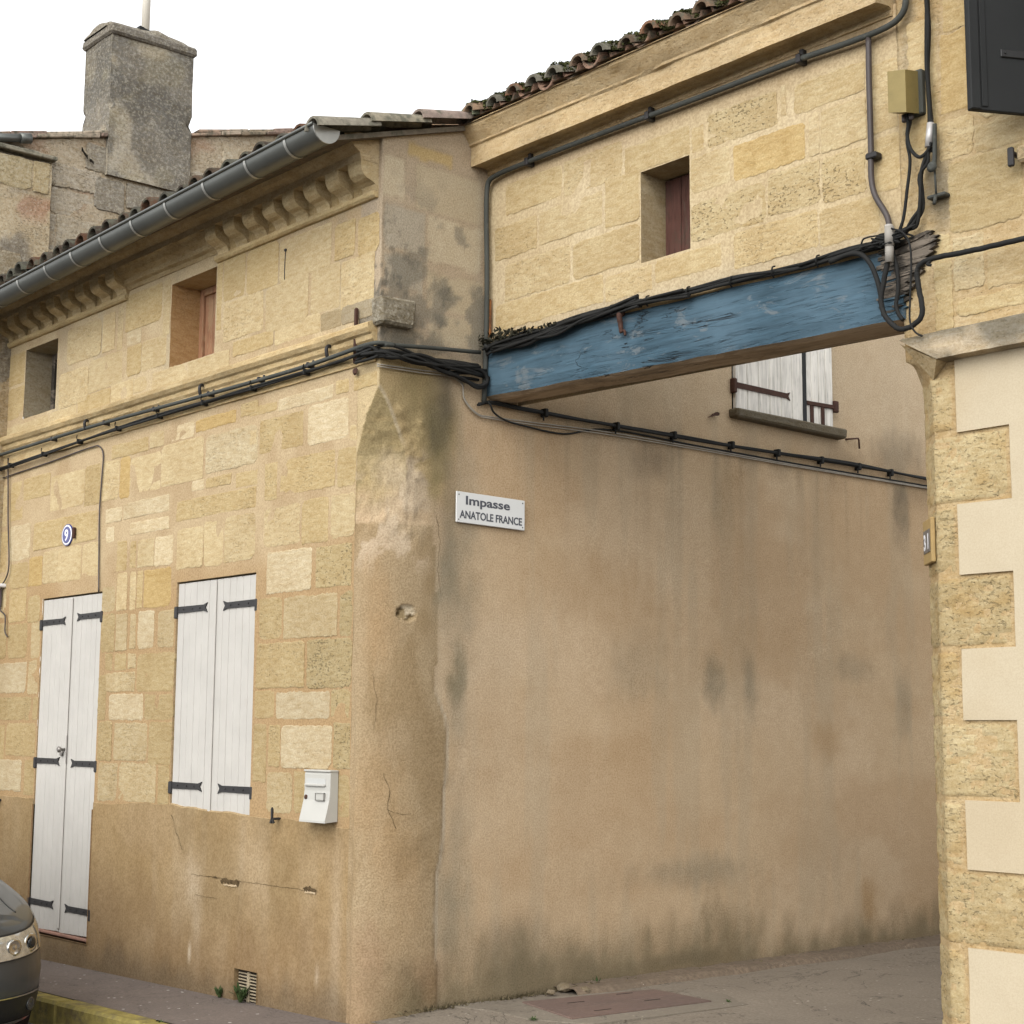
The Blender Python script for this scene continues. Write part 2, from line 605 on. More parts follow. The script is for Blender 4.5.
# ------------------------------------------------------------------ measured layout, metres
STONES_STREET=[(-1.015,-0.44,3.446,3.523,0),(-1.336,-1.03,3.461,3.516,2),(-0.412,-0.283,3.458,3.534,2),(-0.235,-0.015,3.451,3.532,2),(-0.692,-0.281,3.194,3.43,0),
 (-1.213,-0.741,3.207,3.416,2),(-1.327,-1.246,3.279,3.373,1),(-0.973,-0.404,2.927,3.141,2),(-0.379,-0.199,2.913,3.132,2),(-1.142,-1.008,2.915,3.142,2),
 (-0.266,-0.198,3.169,3.371,1),(-1.139,-0.755,2.633,2.867,1),(-0.73,-0.463,2.615,2.875,2),(-0.434,-0.2,2.626,2.871,1),(-1.092,-0.618,2.348,2.596,0),
 (-0.574,-0.223,2.35,2.588,4),(-0.899,-0.354,2.073,2.317,1),(-1.167,-0.916,2.077,2.324,2),(-0.325,-0.172,2.066,2.32,4),(-1.18,-0.673,1.792,2.056,2),
 (-0.643,-0.182,1.784,2.056,4),(-1.185,-0.978,1.616,1.775,2),(-0.956,-0.409,1.612,1.763,0),(-0.395,-0.165,1.611,1.774,4),(-1.187,-1.05,1.243,1.581,2),
 (-1.023,-0.902,1.333,1.576,2),(-0.892,-0.38,1.331,1.573,0),(-0.362,-0.151,1.337,1.587,4),(-1.028,-0.765,1.073,1.306,1),(-0.744,-0.434,1.08,1.313,2),
 (-0.308,-0.158,1.073,1.305,2),(-3.148,-2.624,3.418,3.514,2),(-2.6,-2.407,3.425,3.531,1),(-2.303,-2.013,3.433,3.534,0),(-1.992,-1.497,3.452,3.533,3),
 (-1.442,-1.244,3.475,3.557,2),(-2.43,-1.886,3.14,3.421,1),(-2.867,-2.437,3.135,3.391,1),(-3.011,-2.864,3.124,3.413,3),(-3.286,-3.024,3.133,3.412,1),
 (-1.854,-1.231,3.165,3.408,5),(-1.841,-1.535,3.069,3.133,2),(-1.477,-1.222,3.031,3.125,2),(-2.016,-1.864,3.068,3.137,0),(-2.202,-1.236,2.892,3.02,2),
 (-2.935,-2.307,2.975,3.085,0),(-2.837,-2.298,2.855,2.94,0),(-3.197,-2.959,2.971,3.07,0),(-3.185,-3.066,2.835,2.941,0),(-2.709,-2.487,2.622,2.808,1),
 (-2.475,-2.234,2.617,2.811,0),(-2.182,-1.851,2.573,2.833,1),(-1.84,-1.608,2.564,2.851,1),(-1.598,-1.237,2.573,2.859,1),(-3.009,-2.864,2.619,2.827,2),
 (-2.821,-2.736,2.628,2.814,2),(-2.988,-2.844,2.35,2.605,1),(-2.802,-2.723,2.342,2.611,1),(-2.703,-2.625,2.351,2.601,2),(-2.607,-2.243,2.344,2.597,3),
 (-3.221,-3.013,2.351,2.521,1),(-2.984,-2.821,2.071,2.323,1),(-3.2,-3.001,2.071,2.333,2),(-2.78,-2.701,2.086,2.315,1),(-2.668,-2.449,2.079,2.326,0),
 (-2.396,-2.185,2.077,2.318,1),(-2.66,-2.165,1.791,2.042,2),(-2.791,-2.679,1.952,2.046,1),(-2.977,-2.819,1.943,2.054,2),(-3.123,-3.02,1.947,2.057,2),
 (-3.096,-2.682,1.798,1.926,1),(-3.038,-2.56,1.607,1.78,0),(-2.539,-2.163,1.606,1.774,2),(-3.205,-3.087,1.607,1.915,2),(-3.179,-2.982,1.333,1.597,2),
 (-2.946,-2.488,1.34,1.587,1),(-2.467,-2.16,1.32,1.593,2),(-3.154,-2.881,1.064,1.317,1),(-2.858,-2.354,1.073,1.325,1),(-2.322,-2.18,1.07,1.316,2),
 (-4.173,-3.938,2.609,2.848,1),(-3.932,-3.552,2.603,2.852,1),(-3.538,-3.291,2.61,2.854,1),(-4.413,-4.187,2.603,2.823,3),(-4.751,-4.427,2.606,2.799,2),
 (-4.742,-4.437,2.347,2.6,2),(-4.399,-4.192,2.333,2.529,2),(-4.729,-4.39,2.073,2.331,2),(-4.322,-4.167,2.064,2.332,1),(-4.898,-4.377,1.811,2.038,0),
 (-4.343,-4.172,1.799,2.05,1),(-4.852,-4.267,1.608,1.78,2),(-4.232,-4.156,1.608,1.776,2),(-4.679,-4.174,1.343,1.586,2),(-5.195,-4.712,1.312,1.571,2),
 (-5.163,-4.385,1.083,1.314,0),(-4.331,-4.162,1.063,1.316,2),(-4.574,-4.116,3.273,3.443,2),(-4.097,-3.554,3.143,3.405,1),(-3.542,-3.308,3.125,3.417,2),
 (-4.8,-4.58,3.137,3.438,2),(-4.358,-3.324,2.872,3.08,2),(-4.781,-4.419,2.821,3.093,0),(-5.589,-4.866,3.107,3.433,1),(-5.542,-4.825,2.745,3.067,2),
 (-5.494,-4.802,2.388,2.706,1),(-5.45,-4.764,2.074,2.348,2),(-5.399,-4.922,1.609,2.037,2),(-1.697,-1.441,4.257,4.542,2),(-1.42,-1.06,4.247,4.532,2),
 (-1.042,-0.493,4.244,4.509,1),(-0.454,-0.253,4.254,4.472,2),(-0.224,-0.021,4.232,4.457,2),(-1.682,-1.216,3.993,4.248,1),(-1.186,-0.721,3.957,4.246,1),
 (-0.693,-0.393,3.976,4.246,1),(-0.384,-0.06,3.942,4.233,1),(-1.562,-1.094,3.876,3.973,2),(-1.076,-0.589,3.862,3.979,1),(-0.581,-0.376,3.857,3.965,2),
 (-0.368,-0.055,3.859,3.965,5),(-3.929,-3.384,4.22,4.491,1),(-3.359,-3.174,4.219,4.495,1),(-3.131,-3.055,4.203,4.512,1),(-2.99,-2.784,4.203,4.304,0),
 (-3.022,-2.501,4.306,4.566,2),(-2.48,-2.39,4.182,4.57,1),(-4.032,-3.56,3.906,4.173,1),(-3.555,-3.044,3.955,4.192,1),(-2.976,-2.771,3.98,4.191,2),
 (-2.76,-2.422,3.981,4.193,1),(-3.713,-3.207,3.827,3.946,2),(-3.198,-2.87,3.828,3.958,1),(-2.859,-2.644,3.848,3.947,1),(-2.619,-2.129,3.829,3.946,1),
 (-2.122,-1.603,3.825,3.959,1),(-4.173,-3.735,3.795,3.902,1),(-5.53,-4.673,4.223,4.473,2),(-5.494,-4.643,3.951,4.198,2),(-1.777,-1.715,4.087,4.543,2),
 (-5.469,-4.195,3.805,3.894,1),]
STONES_BRIDGE=[(0.166,0.651,4.553,4.739,2),(0.668,1.131,4.539,4.744,1),(1.154,1.63,4.527,4.688,2),(0.069,0.441,4.296,4.495,2),(0.462,0.975,4.307,4.499,1),
 (0.998,1.258,4.273,4.548,2),(0.162,0.718,4.035,4.254,1),(0.743,1.256,4.04,4.249,2),(0.082,0.981,3.869,4.026,2),(1.005,1.351,3.862,4.002,1),
 (1.644,1.728,4.525,4.665,2),(1.75,2.209,4.521,4.699,4),(2.236,2.268,4.552,4.716,0),(2.318,2.737,4.535,4.684,2),(1.922,2.378,4.302,4.487,3),
 (2.404,2.464,4.303,4.497,0),(2.477,2.738,4.299,4.51,1),(1.635,1.901,4.305,4.501,1),(1.633,2.13,4.049,4.252,4),(2.145,2.463,4.06,4.276,4),
 (2.477,2.731,4.045,4.269,4),(1.374,1.833,3.886,4.008,2),(1.921,2.445,3.846,4.032,2),(2.459,2.802,3.834,4.017,2),(2.764,2.957,4.306,4.641,1),
 (2.766,2.946,4.02,4.28,2),(2.979,3.127,4.44,4.77,1),(2.969,3.127,4.158,4.415,2),]
STONES_UPPER=[(3.172,3.535,3.729,4.055,2),(3.313,3.578,4.064,4.189,1),(3.129,3.302,4.074,4.257,1),(3.186,3.335,3.473,3.709,1),(3.35,3.554,3.45,3.646,1),
 (3.146,3.323,4.291,4.66,2),(3.339,3.683,4.208,4.61,1),(3.17,3.698,4.667,4.914,2),(3.086,3.172,3.31,3.739,2),(3.195,3.547,3.351,3.426,2),]
STONES_GABLE=[(-0.085,0.168,4.548,4.794,1),(0.173,0.512,4.815,4.911,3),(0.242,0.737,4.523,4.795,2),(0.019,0.318,4.246,4.516,5),(0.335,0.74,4.219,4.502,1),
 (0.024,0.308,4.023,4.215,5),(0.332,0.744,3.961,4.171,2),(0.35,0.746,3.749,3.939,2),]
STAINS_SIDE=[(0.31, 3.4, 0.24, 0.26, 'olive', 0.5),(0.49, 3.45, 0.07, 0.23, 'dark', 0.75),(0.42, 3.18, 0.13, 0.35, 'olive', 0.85),(0.43, 3.3, 0.09, 0.29, 'dark', 0.6),
 (0.5, 2.73, 0.11, 0.34, 'dark', 0.45),(0.49, 2.42, 0.09, 0.28, 'green', 0.6),(0.58, 1.84, 0.09, 0.19, 'dgreen', 0.85),(0.6, 1.65, 0.09, 0.22, 'green', 0.4),
 (0.61, 2.51, 0.15, 0.74, 'green', 0.4),(0.6, 0.84, 0.11, 0.65, 'green', 0.4),(0.65, 1.33, 0.13, 0.44, 'pale', 0.3),(0.83, 1.61, 0.23, 0.85, 'pale', 0.3),
 (2.16, 3.27, 0.18, 0.16, 'dark', 0.5),(2.88, 3.09, 0.18, 0.34, 'olive', 0.25),(4.87, 3.21, 0.11, 0.3, 'dark', 0.65),(4.81, 3.61, 0.38, 0.21, 'dark', 0.5),
 (4.19, 3.5, 0.35, 0.1, 'dark', 0.35),(2.07, 3.66, 0.27, 0.17, 'olive', 0.18),(1.37, 3.48, 0.42, 0.09, 'olive', 0.12),(2.76, 1.89, 0.11, 0.21, 'green', 0.6),
 (3.11, 1.86, 0.09, 0.23, 'green', 0.5),(2.06, 1.95, 0.27, 0.24, 'green', 0.3),(4.85, 1.76, 0.1, 0.25, 'green', 0.4),(4.22, 2.01, 0.28, 0.1, 'green', 0.3),
 (2.5, 0.67, 0.56, 0.11, 'green', 0.45),(0.96, 0.32, 0.41, 0.2, 'dark', 0.4),(1.38, 0.14, 0.48, 0.14, 'dark', 0.4),(1.79, 0.04, 0.42, 0.08, 'dgreen', 0.6),
 (0.52, 0.46, 0.1, 0.32, 'green', 0.35),(1.71, 2.41, 0.56, 0.26, 'brown', 0.4),(2.62, 2.14, 1.16, 0.33, 'brown', 0.22),(3.91, 1.51, 0.2, 0.15, 'brown', 0.5),
 (4.36, 0.37, 0.1, 0.17, 'brown', 0.65),(1.88, 1.43, 0.52, 0.12, 'brown', 0.2),(0.04, 2.15, 0.15, 0.44, 'brown', 0.45),(0.04, 1.23, 0.2, 0.32, 'brown', 0.35),
 (0.2, 0.75, 0.2, 0.32, 'brown', 0.3),(3.23, 2.71, 0.63, 0.27, 'brown', 0.15),(1.13, 2.56, 0.32, 0.36, 'brown', 0.15),(0.16, 2.82, 0.18, 0.28, 'pale', 0.6),
 (0.09, 2.98, 0.21, 0.11, 'pale', 0.5),(4.02, 0.74, 0.25, 0.18, 'pale', 0.25),(0.67, 2.99, 0.1, 0.23, 'pale', 0.3),(2.63, 2.93, 0.58, 0.2, 'pale', 0.1),
 (1.38, 1.15, 0.48, 0.35, 'pale', 0.12),(4.4, 4.14, 0.49, 0.3, 'pale', 0.25),(0.15, 1.5, 0.14, 0.16, 'pale', 0.2),(0.01, 0.34, 0.16, 0.26, 'red', 0.35),
 (0.4, 0.24, 0.21, 0.11, 'red', 0.3),(2.41, 0.14, 0.55, 0.05, 'dark', 0.4)]
P_CONDUIT=[(-6.139,-0.050,3.663),(-4.934,-0.050,3.673),(-3.246,-0.050,3.681),(-1.864,-0.050,3.665),(-0.714,-0.050,3.658),(-0.209,-0.050,3.671)]
P_CONDUIT_B=[(0.050,-0.004,3.669),(0.050,0.248,3.697),(0.050,0.690,3.737)]
P_BUNDLE=[(-6.134,-0.045,3.535),(-4.932,-0.045,3.562),(-4.046,-0.045,3.584),(-3.250,-0.045,3.611),(-2.527,-0.045,3.618),(-1.870,-0.045,3.618),(-1.270,-0.045,3.621),(-0.720,-0.045,3.624),(-0.313,-0.045,3.632)]
P_BUNDLE_B=[(0.050,-0.003,3.621),(0.050,0.249,3.633),(0.050,0.504,3.645),(0.050,0.676,3.654)]
P_ALLEY=[(0.030,0.695,3.434),(0.030,0.787,3.459),(0.030,1.021,3.456),(0.030,1.346,3.451),(0.030,1.861,3.450),(0.030,2.508,3.461),(0.030,3.212,3.466),(0.030,4.213,3.476),(0.030,5.143,3.474),(0.030,6.175,3.480)]
P_WHITE=[(0.015,-0.024,3.562),(0.015,0.278,3.574),(0.015,0.511,3.581),(0.015,0.586,3.545),(0.015,0.602,3.459),(0.015,0.709,3.379),(0.015,0.816,3.376),(0.015,1.115,3.385),(0.015,1.700,3.406),(0.015,2.621,3.410),(0.015,3.660,3.408),(0.015,5.162,3.416),(0.015,6.195,3.419)]
P_DOORWIRE=[(-5.383,-0.012,3.472),(-5.000,-0.012,3.494),(-4.110,-0.012,3.520),(-3.432,-0.012,3.545),(-3.324,-0.012,3.538),(-3.258,-0.012,3.480),(-3.259,-0.012,3.322),(-3.275,-0.012,3.074),(-3.254,-0.012,2.719),(-3.237,-0.012,2.493)]
P_LEFTWIRE=[(-4.849,-0.020,3.642),(-4.792,-0.020,3.147),(-4.741,-0.020,2.754),(-4.793,-0.020,2.680),(-4.852,-0.020,2.637),(-4.847,-0.020,2.513),(-4.849,-0.020,2.451),(-4.760,-0.020,2.400),(-4.746,-0.020,2.277),(-4.696,-0.020,2.237)]
P_CCOND=[(0.028,0.742,3.453),(0.042,0.742,3.792),(0.046,0.742,4.183),(0.039,0.742,4.736),(0.057,0.742,4.787),(0.130,0.742,4.805),(0.335,0.742,4.810),(1.001,0.742,4.808),(1.739,0.742,4.795),(2.390,0.742,4.789),(2.687,0.742,4.777),(2.886,0.742,4.779),(2.953,0.742,4.795),(2.992,0.742,4.829),(3.005,0.742,4.892),(3.009,0.742,5.017)]
P_DROP=[(2.789,0.747,4.764),(2.786,0.747,4.560),(2.787,0.747,4.413),(2.787,0.747,4.220),(2.786,0.747,4.076),(2.803,0.747,4.000),(2.871,0.747,3.870),(2.874,0.747,3.794)]
P_BEAMTOP=[(0.063,0.732,3.744),(0.135,0.732,3.761),(0.441,0.732,3.759),(0.691,0.732,3.775),(0.931,0.733,3.791),(1.311,0.733,3.788),(1.666,0.732,3.774),(2.000,0.732,3.766),(2.374,0.732,3.755),(2.667,0.732,3.753),(2.878,0.732,3.761),(2.971,0.732,3.782),(3.025,0.732,3.815),(3.059,0.732,3.885),(3.063,0.732,4.023),(3.092,0.732,4.094),(3.109,0.732,4.127)]
P_MAIN=[(3.118,0.742,4.976),(3.116,0.742,4.834),(3.116,0.742,4.691),(3.105,0.742,4.505),(3.114,0.742,4.315),(3.122,0.742,4.238),(3.113,0.742,4.128)]
P_LOOP=[(2.910,0.692,3.680),(2.892,0.692,3.615),(2.874,0.692,3.549),(2.861,0.692,3.482),(2.875,0.692,3.415),(2.916,0.692,3.361),(2.958,0.692,3.330),(3.021,0.692,3.332),(3.069,0.692,3.363),(3.076,0.692,3.412),(3.063,0.692,3.487),(3.055,0.692,3.557),(3.061,0.692,3.587),(3.093,0.692,3.608),(3.175,0.692,3.612),(3.325,0.692,3.605),(3.471,0.692,3.602),(3.658,0.692,3.598),(3.924,0.692,3.597)]
P_LOOP2=[(2.574,0.702,3.724),(2.689,0.702,3.737),(2.756,0.702,3.717),(2.804,0.702,3.659),(2.840,0.702,3.568),(2.854,0.702,3.504)]
P_BOXA=[(3.002,0.723,4.352),(3.010,0.723,4.270),(3.003,0.723,4.224),(3.022,0.723,4.149),(3.068,0.723,4.103),(3.111,0.723,4.124),(3.127,0.723,4.156)]
P_BOXB=[(3.027,0.732,4.357),(3.020,0.732,4.302),(2.995,0.732,4.206),(3.008,0.732,4.108),(2.988,0.732,3.973),(2.962,0.732,3.840),(2.933,0.732,3.777)]
P_THIN=[(2.926,0.683,3.800),(2.995,0.683,3.761),(3.025,0.683,3.708),(3.033,0.683,3.628),(3.021,0.683,3.448),(3.018,0.683,3.349),(3.043,0.683,3.299),(3.078,0.683,3.274)]
P_LOOP3=[(2.906,0.723,3.711),(2.929,0.723,3.613),(2.932,0.723,3.520),(2.919,0.723,3.453),(2.934,0.723,3.404),(2.954,0.723,3.377)]

YC = .7825          # street face of the bridge wall and of the right-hand house
ROOF_S = .32        # roof pitch of the corner house


def pz(z):          # pavement level along the street
    return z


def pos_street(u, v, o):
    return u, -o+0*u, v+0*u


def pos_gable(u, v, o):
    return -5.0+o+0*u, u, v+0*u


def pos_bridge(u, v, o):
    return u, YC-o+0*u, v+0*u


C0 = .20


def cham_a(z):
    z = np.asarray(z, dtype=float)
    return C0*np.clip((3.44-z)/.36, 0, 1)**.78


def pos_corner(s, z, o):
    """round the left corner: s < 0 street face, s > 0 alley face, chamfered below the stop"""
    s = np.asarray(s, dtype=float)
    c = cham_a(z)
    w = sstep(2.95, 2.45, z)          # flat chamfer near the stop, rounded by render lower down
    cb = c+.20*w*(c > .01)
    inn = (s > -c) & (s < cb)
    t = np.where(c > 1e-6, (s+c)/np.maximum(c+cb, 1e-6), 0)
    xr, yr = -c+c*np.sin(t*math.pi/2), cb-cb*np.cos(t*math.pi/2)
    x = np.where(inn, -c*(1-t)*(1-w)+xr*w, np.minimum(s, 0))
    y = np.where(inn, cb*t*(1-w)+yr*w, np.maximum(s, 0))
    k = np.clip((s/np.maximum(c, .012)+1)/2, 0, 1)
    return x+o*k, y-o*(1-k), np.asarray(z)+0*s


def pos_side(s, z, o):
    a, b, c = pos_corner(s, z, o)
    return float(a), float(b), float(c)


C1 = .14


def cham_d(z):
    z = np.asarray(z, dtype=float)
    t = np.clip((z-3.02)/.18, 0, 1)
    return C1*np.sqrt(np.clip(1-t*t, 0, 1))


XD = 2.92


def pos_right(s, z, o):
    """round the right corner: s < 0 alley face, s > 0 street face"""
    s = np.asarray(s, dtype=float)
    c = cham_d(z)
    inn = np.abs(s) < c
    t = np.where(c > 1e-6, (s+c)/np.maximum(2*c, 1e-6), 0)
    x = np.where(inn, XD+c*t, XD+np.maximum(s, 0))
    y = np.where(inn, YC+c*(1-t), YC-np.minimum(s, 0))
    k = np.clip((s/np.maximum(c, .012)+1)/2, 0, 1)
    return x-o*(1-k), y-o*k, np.asarray(z)+0*s


def pos_r(u, z, o):   # street face of the right-hand house addressed by world x
    a, b, c = pos_right(u-XD, z, o)
    return float(a), float(b), float(c)


SC_ = {'olive': (.125, .11, .05), 'dark': (.085, .078, .062), 'green': (.20, .185, .135), 'dgreen': (.055, .062, .03),
       'pale': (.47, .39, .28), 'brown': (.36, .24, .125), 'red': (.27, .16, .10)}


def paint(C, S, Z, stains, seed=3):
    for n, (cy, cz, ry, rz, k, a) in enumerate(stains):
        d = np.sqrt(((S-cy)/ry)**2+((Z-cz)/rz)**2)
        d = d+(fbm(S*5+n*3.1, Z*4+n*1.7, seed, 4)-.5)*.8+(fbm(S*26, Z*10+n, seed+5, 3)-.5)*.6
        mixc(C, SC_[k], a*(1.15 if k in ('brown', 'green') else .85)*(.55+.7*fbm(S*15+n, Z*11, seed+8, 4))*(1-sstep(.2, 1.35, d)))
    return C


# ------------------------------------------------------------------ materials in use
M_STONE = mat_stone('limestone')
M_STONE_OLD = mat_stone('lichened limestone', 1.6, 1.0, .38)
M_MORTAR = mat_plaster('lime mortar', 75, .5, .006, .5)
M_STUCCO = mat_plaster('rough render', 105, .8, .008, .40, .9)
M_PLINTH = mat_plaster('smooth render', 85, .45, .006, .75)
M_WHITE_RENDER = mat_plaster('white render', 130, .35, .003, .2, .3)
M_SHUTTER = mat_simple('white painted boards', (.425, .405, .37), .6, .25, var=.10, scale=5, bumpd=.0008, dirt=((.36, .33, .29), 9, .58, .4))
M_SHUTTER_OLD = mat_wood_paint('old white boards', (.64, .615, .56), (.36, .32, .27), .74, (1, 1, .08), False, .6)
M_IRON = mat_simple('black iron', (.030, .028, .028), .55, .4, .3, var=.3)
M_RUST = mat_simple('rusty iron', (.07, .035, .025), .8, .2, 0, var=.4, scale=30)
M_ZINC = mat_simple('dark zinc', (.135, .14, .128), .42, .5, .55, var=.25, scale=3, bumpd=.0008)
M_ZINC_L = mat_simple('pale zinc', (.40, .40, .37), .4, .5, .6, var=.15)
M_CABLE = mat_simple('black cable', (.016, .016, .015), .75, .2, var=.3)
M_CONDUIT = mat_simple('grey conduit', (.060, .063, .056), .75, .2, var=.25, scale=6, dirt=((.16, .15, .12), 14, .58, .6))
M_BROWNPIPE = mat_simple('brown conduit', (.060, .048, .045), .5, .35, var=.25, scale=6)
M_WHITEWIRE = mat_simple('pale wire', (.33, .30, .25), .6, .3, var=.3)
M_TILE = mat_simple('old roof tile', (1, 1, 1), .9, .15, var=.4, scale=22, bumpd=.006, dirt=((.075, .075, .055), 16, .47, .85), useattr=True)
M_MOSS = mat_simple('moss', (.075, .08, .030), .95, .1, var=.5, scale=20, bumpd=.004, useattr=False, dirt=((.17, .165, .06), 16, .55, .8))
M_REDWOOD = mat_wood_paint('red brown boards', (.075, .030, .021), (.06, .04, .028), .62, (1, 1, .08), False, .7)
M_PINKWOOD = mat_wood_paint('faded red boards', (.30, .155, .085), (.36, .24, .14), .6, (1, 1, .08), False, .7)
M_BLUE = mat_wood_paint('faded blue paint on oak', (.046, .088, .120), (.15, .165, .17), .650, (.07, 1, 1), True, .6)
M_OAK = mat_wood_paint('bare weathered oak', (.33, .255, .175), (.20, .15, .10), .60, (.07, 1, 1), True, .6)
M_GREYOAK = mat_wood_paint('grey splintered oak', (.14, .115, .088), (.035, .03, .024), .55, (.1, 1, 1), True, .9)
M_DARK = mat_simple('dark cavity', (.02, .017, .013), .95, .05, var=.2, bumpd=0)
M_CAVITY = mat_simple('broken render', (.11, .075, .04), .95, .05, var=.6, scale=60, bumpd=.004)
M_SHUT_DARK = mat_simple('charcoal painted shutter', (.017, .018, .018), .65, .2, var=.15, scale=4, bumpd=.0008)
M_BLACK_TRIM = mat_simple('black plastic', (.012, .012, .012), .5, .4, var=.2)
M_YELLOWBOX = mat_simple('ochre enamel', (.235, .18, .065), .6, .35, var=.2, scale=9, dirt=((.10, .06, .02), 18, .63, .9))
M_SIGN = mat_simple('white enamel sign', (.56, .56, .54), .35, .5, var=.05, scale=3, bumpd=0)
M_INK = mat_simple('dark lettering', (.055, .058, .07), .5, .3, var=0, bumpd=0)
M_ENAMEL_BLUE = mat_simple('blue enamel', (.030, .035, .17), .3, .5, var=.1, bumpd=0)
M_ENAMEL_WHITE = mat_simple('white enamel', (.72, .72, .74), .35, .5, var=.05, bumpd=0)
M_MAILBOX = mat_simple('white lacquered steel', (.40, .39, .355), .4, .4, var=.06, scale=6, bumpd=0)
M_PLAQUE = mat_simple('ochre plaque', (.33, .225, .09), .6, .3, var=.2, scale=25)
M_GRILLE = mat_simple('cream cast grille', (.34, .28, .19), .8, .2, var=.3, scale=30)
M_LEAF = mat_simple('weed leaf', (.055, .088, .026), .7, .3, var=.4, scale=30, bumpd=0)


def ground_mat(name, rgb, alt, flecks=None, grain=70.0, var=.5, cracks=0.0):
    mt, nt, bs = newmat(name)
    v = coords(nt)
    c = mix(nt, remap(nt, noise(nt, v, 1.6, 6, .65), .35, .68), rgb, alt)
    c = mix(nt, remap(nt, noise(nt, v, grain, 4, .7), .38, .62, 0, var), c, tuple(q*.55 for q in rgb))
    if flecks:
        vo = nd(nt, 'ShaderNodeTexVoronoi', Scale=flecks[1], Vector=v)
        vo.inputs['Randomness'].default_value = 1.0
        m1 = remap(nt, vo.outputs['Distance'], .12, .19, 1, 0)
        m2 = remap(nt, noise(nt, v, 6, 3, .6), .54, .60)
        c = mix(nt, math_(nt, 'MULTIPLY', m1, m2), c, flecks[0])
    h = noise(nt, v, grain*1.3, 4, .7)
    if cracks:
        cr = noise(nt, v, 1.6, 5, .6, .8)
        cm = remap(nt, math_(nt, 'ABSOLUTE', math_(nt, 'SUBTRACT', cr, .5)), .0, .006, 1, 0)
        c = mix(nt, math_(nt, 'MULTIPLY', cm, cracks), c, (.03, .027, .022))
        h = math_(nt, 'SUBTRACT', h, cm)
    nt.links.new(c, bs.inputs['Base Color'])
    bs.inputs['Roughness'].default_value = .92
    bs.inputs['Specular IOR Level'].default_value = .2
    bump(nt, bs, h, .6, .006)
    return mt


M_ROAD = ground_mat('road asphalt', (.075, .068, .062), (.10, .092, .083), ((.30, .28, .25), 24))
M_PAVE = ground_mat('reddish pavement asphalt', (.175, .142, .122), (.13, .108, .094), ((.45, .42, .39), 16), 60, .55, .4)
M_ALLEY = ground_mat('alley asphalt', (.185, .155, .120), (.225, .19, .148), ((.34, .30, .25), 20), 60, .55, .7)
M_GRAVEL = ground_mat('gravelly gutter strip', (.20, .15, .105), (.115, .09, .066), ((.40, .34, .28), 55), 34, .95)
M_CONC = ground_mat('old concrete', (.215, .185, .145), (.16, .135, .105), ((.4, .36, .3), 30), 60, .5, .5)
M_PLATE = ground_mat('rusty cover plate', (.155, .105, .085), (.11, .082, .07), None, 40, .4)
M_KERB = mat_simple('yellow kerb paint', (.30, .245, .075), .85, .15, var=.4, scale=12, bumpd=.006, dirt=((.12, .10, .06), 8, .50, .85))

# ------------------------------------------------------------------ ground


def rz(x):          # road level follows the gently sloping street
    return -.165+.0175*max(-40, min(0, x))


def pv(x):
    return -.002+.0175*max(-40, min(0, x))


mb = MB()
xs = [-400, -40, -20, -8, -4, -2, 0, 4, 12, 40, 400]
ys = [-400, -40, -8, -.70, 1.2, 400]
g = {}
for x in xs:
    for y in ys:
        g[x, y] = mb.vert((x, y, rz(x)-(0.05 if y > 0 else 0)))
for a, b in zip(xs, xs[1:]):
    for c, d in zip(ys, ys[1:]):
        mb.face((g[a, c], g[b, c], g[b, d], g[a, d]))
tag(mb.build('road', M_ROAD), kind='structure')

mb = MB()
KX = [-40, -20, -12, -8, -6, -4, -3, -2, -1.2, -.6, -.2]
KY = -.665
row0 = [mb.vert((x, KY, pv(x)-.008)) for x in KX]
row1 = [mb.vert((x, .05, pv(x))) for x in KX]
for i in range(len(KX)-1):
    mb.face((row0[i], row0[i+1], row1[i+1], row1[i]))
# dropped crossing in front of the alley, then pavement of the right-hand house
e0 = mb.vert((.3, KY, -.05))
e1 = mb.vert((.3, .05, .022))
mb.face((row0[-1], e0, e1, row1[-1]))
f0 = mb.vert((3.2, KY, -.05))
f1 = mb.vert((3.2, .05, .022))
mb.face((e0, f0, f1, e1))
h0 = mb.vert((40, KY, .0))
h1 = mb.vert((40, .80, .02))
h2 = mb.vert((3.2, .80, .04))
mb.face((f0, h0, h1, h2, f1))
tag(mb.build('pavement', M_PAVE), kind='structure')

# kerb: stones of about one metre, painted yellow
mb = MB()
x = -14.0
while x < -.35:
    x1 = min(x+1.0, -.30)
    zc = pv((x+x1)/2)
    d0, d1 = pv(x)-zc, pv(x1)-zc

    def kx(p, d0=d0, d1=d1, xa=x, xb=x1):
        return (p[0], p[1], p[2]+d0+(d1-d0)*(p[0]-xa)/(xb-xa))
    mb.box((x+.004, KY-.13, zc-.30), (x1-.004, KY, zc-.006), bev=.018, jit=.003, xf=kx)
    x += 1.0
mb.box((-.295, KY-.13, -.32), (.25, KY, -.075), bev=.018)
tag(mb.build('kerb', M_KERB), kind='structure')

# alley floor
mb = MB()
AX = np.linspace(-.02, 3.1, 40)
AY = np.concatenate([np.linspace(.03, 6, 70), np.linspace(6.4, 30, 30)])
sheet(mb, AX, AY, lambda u, v, o: (u, v, .024+.026*sstep(0, .8, v)+o), lambda u, v: rgba(u.shape, (1, 1, 1)),
      dispf=lambda u, v: (fbm(u*2, v*2, 4, 4)-.5)*.022)
tag(mb.build('alley_paving', M_ALLEY), kind='structure')

